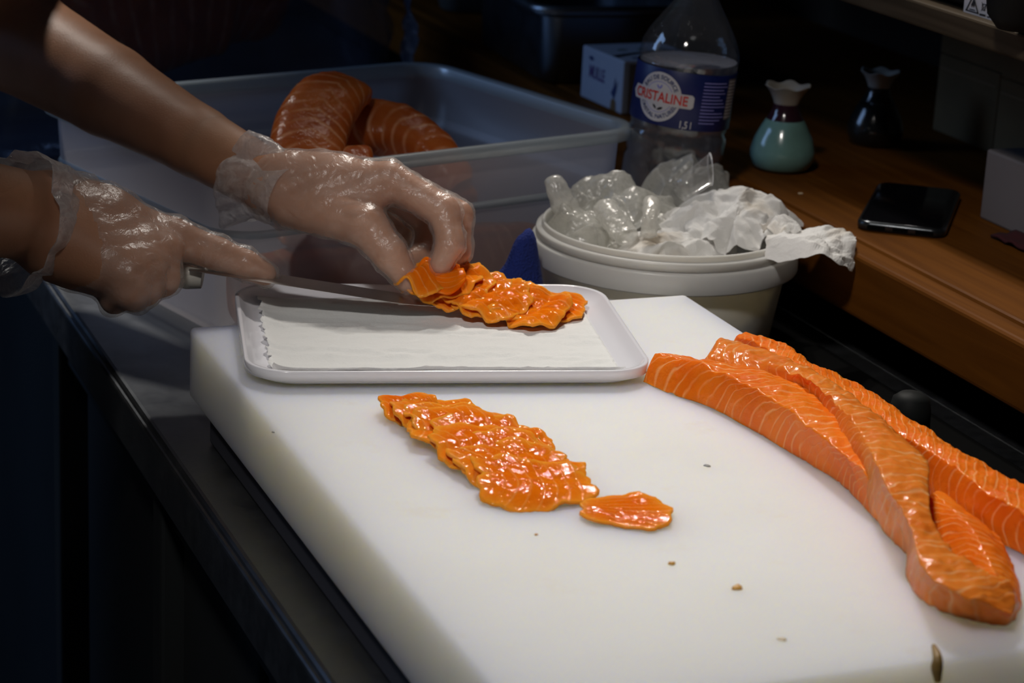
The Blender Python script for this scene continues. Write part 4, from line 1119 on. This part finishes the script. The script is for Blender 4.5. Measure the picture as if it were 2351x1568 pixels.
poly('emblem_print', [(-.022, .001), (-.023, .010), (-.028, .013), (-.033, .010), (-.034, .001)], 'ink_brown', face_l)
poly('dot_print', [(.03, .043), (.022, .045), (.017, .042), (.024, .040)], 'ink_blue', face_l)
arcs = [(-.037 + .085 * t, -.019 + .020 * (1 - (1 - t) ** 2) + .002, 0) for t in np.linspace(0, 1, 9)]
low = [(-.036 + .085 * t, -.026 + .023 * (1 - (1 - t) ** 2) + .002 * t, 0) for t in np.linspace(0, 1, 9)]
cpart(mesh_obj('thumb_slot', [(x, y, ch + .0004) for x, y, _ in arcs + low[::-1]], [tuple(range(18))], 'ink', None, smooth=False))
for k, x in enumerate((-.012, .010, .032)):
    cpart(mesh_obj('green_mark', [(x - .006, .008, ch + .0004), (x + .006, .008, ch + .0004), (x + .004, .013, ch + .0004), (x - .004, .013, ch + .0004)], [(0, 1, 2, 3)], 'ink_green', None, smooth=False))
for k, x in enumerate((-.018, .0, .018)):
    cpart(mesh_obj('blue_mark', [(x - .005, -.034, ch + .0004), (x + .005, -.036, ch + .0004), (x + .004, -.030, ch + .0004), (x - .004, -.029, ch + .0004)], [(0, 1, 2, 3)], 'ink_blue', None, smooth=False))

# sake carafe with ruffled mouth
def carafe(name, loc, s, mats, label):
    root = empty(name, tuple(loc)); tag(root, label, 'carafe')
    def rip(i, a, r, z):
        k = max(0, (z / s - .060) / .014)
        return r * (1 + .06 * k * math.cos(6 * a + .5)), z + .0012 * s * k * math.cos(6 * a + .5)
    part(lathe('belly', [(0, 0), (.020 * s, 0), (.0255 * s, .004 * s), (.0285 * s, .012 * s), (.0285 * s, .018 * s), (.0255 * s, .028 * s), (.0205 * s, .038 * s), (.0165 * s, .045 * s)], mats[0], seg=48, loc=loc), root)
    part(lathe('shoulder', [(.0166 * s, .0448 * s), (.0135 * s, .050 * s), (.0115 * s, .055 * s), (.0112 * s, .059 * s)], mats[1], seg=48, loc=loc, cap=False), root)
    part(lathe('mouth', [(.0112 * s, .0588 * s), (.0125 * s, .063 * s), (.0155 * s, .069 * s), (.0195 * s, .0738 * s), (.0202 * s, .0745 * s), (.0188 * s, .0745 * s), (.0145 * s, .069 * s), (.0105 * s, .060 * s)], mats[2], seg=60, loc=loc, ripple=rip, cap=False), root)
    return root
q = atz(1789, 396, ZL)
carafe('sake_carafe', (q[0] + .008, q[1] + .012, ZL), 1.0, ('glaze_teal', 'glaze_dark', 'glaze_cream'), 'small teal glazed carafe with ruffled mouth half in shade on the ledge')
q = atz(2018, 336, ZL)
carafe('sake_carafe', (q[0], q[1] + .01, ZL), .92, ('glaze_black', 'glaze_black', 'glaze_cream'), 'dark carafe with pale ruffled mouth in the shade under the shelf')

# phone
pa = atz(1964, 528, ZL); pb = atz(2168, 552, ZL)
pd = np.array(pb[:2] - pa[:2]); pl = np.linalg.norm(pd); pang = math.atan2(pd[1], pd[0]) + .02
nv_ = np.array([-math.sin(pang), math.cos(pang)])
pcn = (pa[:2] + pb[:2]) / 2 + nv_ * .074
ph = empty('smartphone', (pcn[0], pcn[1], ZL)); tag(ph, 'dark smartphone lying face up on the ledge, charging port toward camera', 'phone')
part(rr_loft('frame', [(pl / 2 - .002, .072, .010, .0), (pl / 2, .074, .011, .002), (pl / 2, .074, .011, .0062), (pl / 2 - .0018, .0722, .010, .008)], 'phone_body', loc=(pcn[0], pcn[1], ZL), rot=pang), ph)
part(rr_loft('screen', [(pl / 2 - .0022, .0718, .009, .0080), (pl / 2 - .003, .071, .009, .0084)], 'phone_glass', loc=(pcn[0], pcn[1], ZL), rot=pang), ph)
def ph_box(name, u0, u1, mat):
    V = []
    for u, z in ((u0, .0026), (u1, .0026), (u1, .0054), (u0, .0054)):
        for d in (-.0006, .001):
            w = pcn + np.array([math.cos(pang), math.sin(pang)]) * u + nv_ * (-.074 + d); V.append((w[0], w[1], ZL + z))
    F = [(0, 2, 4, 6), (1, 7, 5, 3), (0, 1, 3, 2), (2, 3, 5, 4), (4, 5, 7, 6), (6, 7, 1, 0)]
    return part(mesh_obj(name, V, F, mat, None, smooth=False), ph)
ph_box('charging_port', -.006, .006, 'black'); ph_box('speaker_slot', .012, .026, 'black'); ph_box('speaker_slot', -.026, -.012, 'black')

# cardboard boxes stacked under the shelf, lettered ONO
def cbox(lo, hi, label, words, mat='cardboard'):
    r = empty('cardboard_box', ((lo[0] + hi[0]) / 2, (lo[1] + hi[1]) / 2, lo[2])); tag(r, label, 'box', 'cardboard boxes under the shelf')
    part(box('carton_body', lo, hi, mat, bevel=.002), r)
    part(box('flap_seam', (lo[0] - .0006, lo[1] + .004, hi[2] - .014), (lo[0] + .001, hi[1] - .004, hi[2] - .012), 'ink_brown'), r)
    if words:
        cy = (lo[1] + hi[1]) / 2; zc = lo[2] + (hi[2] - lo[2]) * .70
        part(lettering('lettering', words, .026, lambda x, y: (lo[0] - .0006, cy - x, zc + y), 'ink', xs=.85), r)
    return r
cbox((.83, .30, ZL), (.99, .405, ZL + .075), 'lower brown cardboard box at the back left under the shelf', None)
cbox((.83, .29, ZL + .0752), (.99, .405, ZL + .150), 'upper brown cardboard box lettered ONO under the shelf', 'ONO')
cbox((.82, .10, ZL + .0752), (.99, .285, ZL + .150), 'upper right plain brown cardboard box under the shelf', None)
cbox((.82, .12, ZL), (.99, .285, ZL + .075), 'lower right brown cardboard box with partly hidden lettering', 'ONO')
q = atz(2248, 500, ZL)
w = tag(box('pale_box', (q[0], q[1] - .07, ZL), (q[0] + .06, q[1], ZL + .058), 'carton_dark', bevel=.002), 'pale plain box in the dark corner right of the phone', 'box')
nn = 24; V = []
for i in range(nn):
    for j in range(nn):
        u, v = i / (nn - 1), j / (nn - 1)
        V.append((.655 + u * .09, -.09 + v * .12, ZL + .003 + .006 * abs(mnoise.noise(Vector((u * 6, v * 6, 5)))) + .004 * math.sin(u * 3.1) * math.sin(v * 3.1)))
o = mesh_obj('folded_cloth', V, grid_faces(nn, nn), 'red_cloth'); o.modifiers.new('thick', 'SOLIDIFY').thickness = .002
tag(o, 'crumpled dark red cloth on the shaded ledge near the right edge', 'cloth')
q = atz(1838, 446, ZL)
tag(bm_obj('pink_crumb', box_bm((q[0] - .002, q[1] - .001, ZL), (q[0] + .002, q[1] + .0015, ZL + .0012), .0005), 'scrap_pale'), 'tiny pale pink crumb on the ledge beside the carafe', 'food scrap')

# ------------------------------------------------------------------ knife
k_tip = atd(1088, 708, 1.612); k_heel = atd(442, 607, 1.604)
kd = Vector(k_heel - k_tip); kl = kd.length; kd.normalize()
kw = Vector(CF * .966 + CU * .22); kw = (kw - kd * kw.dot(kd)).normalized(); kn = kd.cross(kw).normalized()
if kn.z < 0: kn = -kn
knife = empty('knife', tuple(k_heel)); tag(knife, 'long thin steel kitchen knife with a pale handle sliding under the slices', 'knife')
V = []; nb_ = 30
for i in range(nb_):
    t = i / (nb_ - 1); s = t * kl
    wd = .030 * min(1, (t / .25) ** .55) if t < .25 else .030
    cen = Vector(k_tip) + kd * s
    for (a_, th) in ((0.0, .0009), (.6, .0006), (1.0, .00008)):
        for sg in (1, -1): V.append(cen + kw * (.008 - a_ * wd) + kn * th * sg)
F = []
for i in range(nb_ - 1):
    o_ = i * 6; n_ = o_ + 6
    for a_, b_ in ((0, 2), (2, 4), (4, 5), (5, 3), (3, 1), (1, 0)): F.append((o_ + a_, n_ + a_, n_ + b_, o_ + b_))
F += [(0, 2, 4, 5, 3, 1), tuple((nb_ - 1) * 6 + q for q in (1, 3, 5, 4, 2, 0))]
part(mesh_obj('blade', V, F, 'blade', None, smooth=False), knife)
V = []; hs = [(0, .0095, .0085), (.01, .0115, .0105), (.03, .012, .0095), (.07, .0125, .010), (.105, .0135, .0105), (.118, .011, .009), (.121, .006, .005)]
for s, a_, b_ in hs:
    cen = Vector(k_heel) + kd * (s - .008) - kw * .006 - Vector(CU) * .006
    for k in range(20):
        an = 2 * math.pi * k / 20; V.append(cen + kw * math.cos(an) * a_ + kn * math.sin(an) * b_)
part(mesh_obj('handle', V, grid_faces(len(hs), 20, wrap_v=True) + [tuple(range(20))[::-1], tuple((len(hs) - 1) * 20 + k for k in range(20))], 'handle'), knife)

# ------------------------------------------------------------------ the person
def J(x, y, t): return atd(x, y, t)
LH = dict(w=J(628, 425, 1.650), el=J(40, 88, 1.81), sh=np.array([-.20, .46, 1.40]))
RH = dict(w=J(105, 500, 1.560), el=np.array([-.33, -.10, 1.10]), sh=np.array([-.42, .02, 1.40]))
left_bones = [
    ('w', (628, 425, 1.650, .0225), (760, 430, 1.640, .0235)),
    ('i0', (640, 415, 1.642, .0190), (893, 413, 1.618, .0125)),
    ('m0', (640, 420, 1.650, .0190), (895, 412, 1.640, .0120)),
    ('r0', (640, 430, 1.660, .0180), (878, 424, 1.660, .0115)),
    ('p0', (640, 440, 1.668, .0160), (850, 440, 1.680, .0105)),
    ('i1', (893, 413, 1.618, .0125), (1020, 486, 1.612, .0108)), ('i2', (1020, 486, 1.612, .0108), (1034, 556, 1.606, .0095)), ('i3', (1034, 556, 1.606, .0092), (1012, 606, 1.604, .0078)),
    ('m1', (895, 412, 1.640, .0120), (1052, 494, 1.642, .0102)), ('m2', (1052, 494, 1.642, .0102), (1052, 575, 1.636, .0090)), ('m3', (1052, 575, 1.636, .0088), (1022, 612, 1.628, .0074)),
    ('r1', (878, 424, 1.660, .0115), (990, 515, 1.668, .0100)), ('r2', (990, 515, 1.668, .0100), (972, 585, 1.660, .0086)), ('r3', (972, 585, 1.660, .0086), (938, 600, 1.650, .0074)),
    ('p1', (850, 440, 1.680, .0105), (930, 520, 1.688, .0086)), ('p2', (930, 520, 1.688, .0086), (915, 572, 1.680, .0076)), ('p3', (915, 572, 1.680, .0076), (885, 585, 1.672, .0066)),
    ('t0', (680, 462, 1.635, .0200), (838, 515, 1.606, .0150)), ('t1', (838, 515, 1.606, .0145), (895, 584, 1.600, .0118)), ('t2', (895, 584, 1.600, .0116), (936, 643, 1.600, .0088)),
    ('web', (760, 455, 1.630, .0200), (850, 440, 1.620, .0140))]
right_bones = [
    ('w', (105, 500, 1.560, .0300), (230, 520, 1.570, .0290)),
    ('i0', (130, 480, 1.570, .0240), (398, 548, 1.586, .0140)),
    ('m0', (130, 500, 1.562, .0240), (366, 580, 1.568, .0140)),
    ('r0', (130, 520, 1.552, .0230), (332, 604, 1.552, .0132)),
    ('p0', (130, 540, 1.545, .0210), (300, 625, 1.540, .0120)),
    ('i1', (398, 548, 1.586, .0140), (498, 582, 1.592, .0112)), ('i2', (498, 582, 1.592, .0112), (562, 607, 1.598, .0102)), ('i3', (562, 607, 1.598, .0100), (608, 629, 1.602, .0086)),
    ('m1', (366, 580, 1.568, .0140), (374, 642, 1.566, .0112)), ('m2', (374, 642, 1.566, .0112), (332, 668, 1.582, .0098)), ('m3', (332, 668, 1.582, .0098), (318, 645, 1.596, .0086)),
    ('r1', (332, 604, 1.552, .0132), (334, 664, 1.550, .0108)), ('r2', (334, 664, 1.550, .0108), (310, 684, 1.566, .0094)), ('r3', (310, 684, 1.566, .0094), (280, 655, 1.580, .0084)),
    ('p1', (300, 625, 1.540, .0120), (300, 676, 1.538, .0100)), ('p2', (300, 676, 1.538, .0100), (262, 690, 1.552, .0088)), ('p3', (262, 690, 1.552, .0088), (240, 665, 1.566, .0078)),
    ('t0', (170, 520, 1.590, .0210), (300, 560, 1.612, .0150)), ('t1', (300, 560, 1.612, .0145), (385, 596, 1.620, .0118)), ('t2', (385, 596, 1.620, .0116), (440, 606, 1.618, .0090)),
    ('palm', (200, 560, 1.560, .0300), (310, 590, 1.560, .0200)), ('heel', (125, 555, 1.550, .0270), (285, 630, 1.548, .0200))]
def hand_fn(bones, extra, grow=0.0, knit=.010):
    segs = [(b[0], J(*b[1][:3]), J(*b[2][:3]), b[1][3], b[2][3]) for b in bones]
    fing = {}
    for n_, a, b, ra, rb in segs: fing.setdefault(n_[0] if n_[0] in 'imrpt' and len(n_) == 2 and n_[1] in '123' else 'palm', []).append((a, b, ra, rb))
    def fn(P):
        D = None
        for key, lst in fing.items():
            d = None
            for a, b, ra, rb in lst:
                c_ = cone_sdf(P, a, b, ra, rb); d = c_ if d is None else smin(d, c_, .004 if key != 'palm' else knit)
            fing_d = d
            D = fing_d if D is None else smin(D, fing_d, .0045 if key != 'palm' else .006)
        for a, b, ra, rb in extra:
            D = smin(D, cone_sdf(P, a, b, ra, rb), .007)
        return D - grow
    return fn, segs
def bounds(segs, extra, pad):
    pts = [(p_, r_) for s in segs for p_, r_ in ((s[1], s[3]), (s[2], s[4]))] + [(p_, r_) for e_ in extra for p_, r_ in ((e_[0], e_[2]), (e_[1], e_[3]))]
    lo = np.min([p_ - r_ for p_, r_ in pts], 0) - pad; hi = np.max([p_ + r_ for p_, r_ in pts], 0) + pad
    return lo, hi
el, wL = LH['el'], LH['w']
fl_mid = wL + (el - wL) * .62
arm_l = [(wL, wL + (el - wL) * .28, .0222, .0262), (wL + (el - wL) * .28, fl_mid, .0262, .0350), (fl_mid, el, .0350, .0430), (el, LH['sh'], .0410, .050)]
elr, wR = RH['el'], RH['w']
arm_r = [(wR, wR + (elr - wR) * .3, .0290, .0330), (wR + (elr - wR) * .3, wR + (elr - wR) * .65, .0330, .0400), (wR + (elr - wR) * .65, elr, .0400, .0420), (elr, RH['sh'], .0420, .050)]
Vs, Fs = [], []
def add_skin(V, F):
    off = sum(len(v) for v in Vs); Vs.append(V); Fs.append(F + off)
fnL, segL = hand_fn(left_bones, arm_l[:1]); lo, hi = bounds(segL, arm_l[:1], .006); V, F = surface_nets(fnL, lo, hi, .0021); add_skin(V, F)
fnR, segR = hand_fn(right_bones, arm_r[:1]); lo, hi = bounds(segR, arm_r[:1], .006); V, F = surface_nets(fnR, lo, hi, .0023); add_skin(V, F)
def arm_fn(ex):
    def fn(P):
        D = None
        for a, b, ra, rb in ex:
            c_ = cone_sdf(P, a, b, ra, rb); D = c_ if D is None else smin(D, c_, .006)
        return D
    return fn
for ex in (arm_l, arm_r):
    lo, hi = bounds([], ex, .012); V, F = surface_nets(arm_fn(ex), lo, hi, .0052); add_skin(V, F)
# trunk, neck, head and legs under the clothes (outside the picture)
TCN = np.array([-.335, .235, 0]); face = math.atan2(-.35, .94)
fdir = np.array([math.cos(face), math.sin(face), 0]); sdir = np.array([-math.sin(face), math.cos(face), 0])
def body_fn(P):
    D = ell_sdf(P, TCN + [0, 0, 1.22], (.105, .165, .24), face)
    D = smin(D, ell_sdf(P, TCN + [0, 0, .96], (.105, .16, .14), face), .08)
    D = smin(D, cone_sdf(P, TCN + sdir * .16 + [0, 0, 1.40], TCN - sdir * .16 + [0, 0, 1.40], .055, .055), .06)
    D = smin(D, cone_sdf(P, TCN + [0, 0, 1.40], TCN + fdir * .02 + [0, 0, 1.54], .055, .05), .04)
    D = smin(D, ell_sdf(P, TCN + fdir * .045 + [0, 0, 1.63], (.098, .076, .118), face), .02)
    D = smin(D, cone_sdf(P, TCN + fdir * .135 + [0, 0, 1.64], TCN + fdir * .155 + [0, 0, 1.61], .010, .014), .015)
    for s in (1, -1):
        D = smin(D, ell_sdf(P, TCN + fdir * .035 + sdir * s * .078 + [0, 0, 1.63], (.018, .008, .03), face), .01)
        D = smin(D, cone_sdf(P, TCN + sdir * s * .085 + [0, 0, .90], TCN + sdir * s * .09 + [0, 0, .48], .078, .056), .04)
        D = smin(D, cone_sdf(P, TCN + sdir * s * .09 + [0, 0, .48], TCN + sdir * s * .09 + [0, 0, .07], .055, .038), .03)
        D = smin(D, cone_sdf(P, TCN + sdir * s * .09 + [0, 0, .04], TCN + sdir * s * .10 + fdir * .14 + [0, 0, .033], .04, .033), .03)
    return D
V, F = surface_nets(body_fn, TCN + [-.30, -.30, -.01], TCN + [.30, .30, 1.80], .016); add_skin(V, F)
V, F = np.concatenate(Vs), np.concatenate(Fs)
person = mesh_obj('person', V, F, 'skin')
sm = person.modifiers.new('smooth', 'SMOOTH'); sm.factor = .5; sm.iterations = 7
tag(person, 'person in clear gloves and pale shirt, sliding a knife under salmon slices', 'person')

# clothes
def cloth_fn(P):
    D = ell_sdf(P, TCN + [0, 0, 1.22], (.125, .185, .26), face)
    D = smin(D, ell_sdf(P, TCN + [0, 0, .95], (.130, .185, .17), face), .08)
    D = smin(D, cone_sdf(P, TCN + sdir * .17 + [0, 0, 1.40], TCN - sdir * .17 + [0, 0, 1.40], .068, .068), .06)
    for a, b in ((LH['sh'], el), (RH['sh'], elr)):
        D = smin(D, cone_sdf(P, a, a + (b - a) * .72, .068, .074), .03)
    P_ = P * 9
    D = D + .004 * np.sin(P_[:, 0] * 3 + P_[:, 2] * 2.2) * np.sin(P_[:, 1] * 4 + P_[:, 2])
    D = np.maximum(D, P[:, 2] - 1.475)
    return np.maximum(D, .74 - P[:, 2])
lo = np.minimum(TCN + [-.33, -.42, .72], RH['sh'] - [.1, .1, 9]); lo[2] = .72
V, F = surface_nets(cloth_fn, TCN + [-.36, -.50, .72], TCN + [.40, .46, 1.50], .011)
sh = mesh_obj('work_shirt', V, F, 'cloth', person); sh.modifiers.new('smooth', 'SMOOTH').iterations = 4
sh['label'] = 'pale grey loose work shirt'
def apron_fn(P):
    c_ = TCN + fdir * .02
    D = ell_sdf(P, c_ + [0, 0, .70], (.150, .20, .42), face)
    D = D + .005 * np.sin(P[:, 1] * 40 + P[:, 2] * 5)
    return np.maximum(np.maximum(D, P[:, 2] - 1.0), .42 - P[:, 2])
V, F = surface_nets(apron_fn, TCN + [-.26, -.28, .40], TCN + [.26, .28, 1.02], .012)
ap = mesh_obj('apron', V, F, 'cloth', person); ap['label'] = 'long pale grey apron'
def pants_fn(P):
    D = None
    for s in (1, -1):
        d = smin(cone_sdf(P, TCN + sdir * s * .085 + [0, 0, .88], TCN + sdir * s * .09 + [0, 0, .48], .088, .068), cone_sdf(P, TCN + sdir * s * .09 + [0, 0, .48], TCN + sdir * s * .09 + [0, 0, .06], .068, .056), .03)
        D = d if D is None else smin(D, d, .02)
    return np.maximum(D, .05 - P[:, 2])
V, F = surface_nets(pants_fn, TCN + [-.2, -.24, .03], TCN + [.2, .24, .98], .014)
mesh_obj('trousers', V, F, 'trousers', person)
def hair_fn(P):
    D = ell_sdf(P, TCN + fdir * .03 + [0, 0, 1.665], (.108, .088, .105), face)
    return np.maximum(D, -ell_sdf(P, TCN + fdir * .10 + [0, 0, 1.60], (.09, .08, .095), face))
V, F = surface_nets(hair_fn, TCN + [-.14, -.16, 1.5], TCN + [.2, .16, 1.8], .010)
mesh_obj('hair', V, F, 'hair', person)

# gloves
def glove(fn_segs, extra, name, wrist, toward, cut, h, grow, cuff_rings, label, wr_seed):
    fn, segs = fn_segs
    lo, hi = bounds(segs, [], .010)
    ax = (toward - wrist) / np.linalg.norm(toward - wrist)       # towards the elbow
    def g(P):
        D = fn(P) - grow
        # crease waves across the knuckles and down the palm
        q = P @ np.array([61., 47., 83.]); q2 = P @ np.array([-190., 260., 330.])
        D = D + .0004 * np.sin(q2 + 2.0 * np.sin(q)) + .0005 * np.sin(q * 2.3 + 1.7 * np.sin(q2 * .3))
        for jp, jd, wl_ in joints:
            d_ = P - jp; s_ = d_ @ jd
            D = D + .00075 * np.sin(2 * math.pi * s_ / wl_ + .9 * np.sin(d_[:, 2] * 260 + d_[:, 0] * 120)) * np.exp(-((d_ * d_).sum(1)) / .0145 ** 2)
        return D
    joints = []
    for n1_, n2_ in (('i1', 'i2'), ('i2', 'i3'), ('t1', 't2'), ('t0', 't1'), ('i0', 'i1'), ('m1', 'm2')):
        a_ = [q for q in segs if q[0] == n1_][0]; b_ = [q for q in segs if q[0] == n2_][0]
        dd = (a_[2] - a_[1]) / np.linalg.norm(a_[2] - a_[1]) + (b_[2] - b_[1]) / np.linalg.norm(b_[2] - b_[1])
        joints.append((b_[1], dd / np.linalg.norm(dd), .0058))
    V, F = surface_nets(g, lo, hi, h)
    s = (V - wrist) @ ax
    keep = (s[F] < cut).all(1)
    F = F[keep]
    used = np.unique(F); mp = -np.ones(len(V), int); mp[used] = np.arange(len(used))
    o = mesh_obj(name, V[used], mp[F], 'glove', person); o.modifiers.new('smooth', 'SMOOTH').iterations = 2
    o['label'] = label
    # flared, ruffled cuff
    P = []; seg = 72
    up = np.array([0, 0, 1.0]); x = up - ax * (up @ ax); x /= np.linalg.norm(x); y = np.cross(ax, x)
    for i, (s_, rx, ry, ox, oy, ruf) in enumerate(cuff_rings):
        for k in range(seg):
            a = 2 * math.pi * k / seg
            w_ = ruf * (math.sin(5 * a + wr_seed + .3 * i) + .7 * math.sin(8 * a + 2 * wr_seed + .5 * i) + .5 * math.sin(13 * a + i * .9))
            rr_ = 1 + w_
            P.append(wrist + ax * (s_ + .25 * ruf * .03 * math.sin(7 * a)) + x * (ox + rx * rr_ * math.cos(a)) + y * (oy + ry * rr_ * math.sin(a)))
    Pn = catmull(np.array(P).reshape(len(cuff_rings), seg * 3), 26).reshape(-1, 3)
    nz = fbm(Pn, 70, 3, wr_seed)
    Pn = Pn + np.outer(nz, [.0012, .0012, .0012])
    c = mesh_obj('cuff', Pn, grid_faces(26, seg, wrap_v=True), 'cuff', o)
    return o
glove((fnL, segL), None, 'glove', wL, el, .002, .0016, .0018,
      [(-.022, .0265, .0255, .0, .0, .01), (-.006, .0262, .0250, .0, .0, .03), (.006, .0280, .0262, .0, .0, .06), (.018, .0330, .0280, -.004, .0, .07), (.028, .0360, .0285, -.008, .0, .07), (.031, .0350, .0275, -.009, .0, .06)],
      'clear vinyl glove on the pinching hand', 1.0)
glove((fnR, segR), None, 'glove', wR, elr, .004, .0018, .0018,
      [(-.030, .0345, .0345, .0, .0, .01), (-.014, .0350, .0345, .0, .0, .03), (-.002, .0370, .0355, .0, .0, .05), (.012, .0420, .0385, -.002, .0, .055), (.024, .0465, .0410, -.004, .0, .06), (.028, .0480, .0420, -.005, .0, .06), (.010, .0445, .0405, -.004, .0, .06)],
      'clear vinyl glove on the knife hand', 2.0)
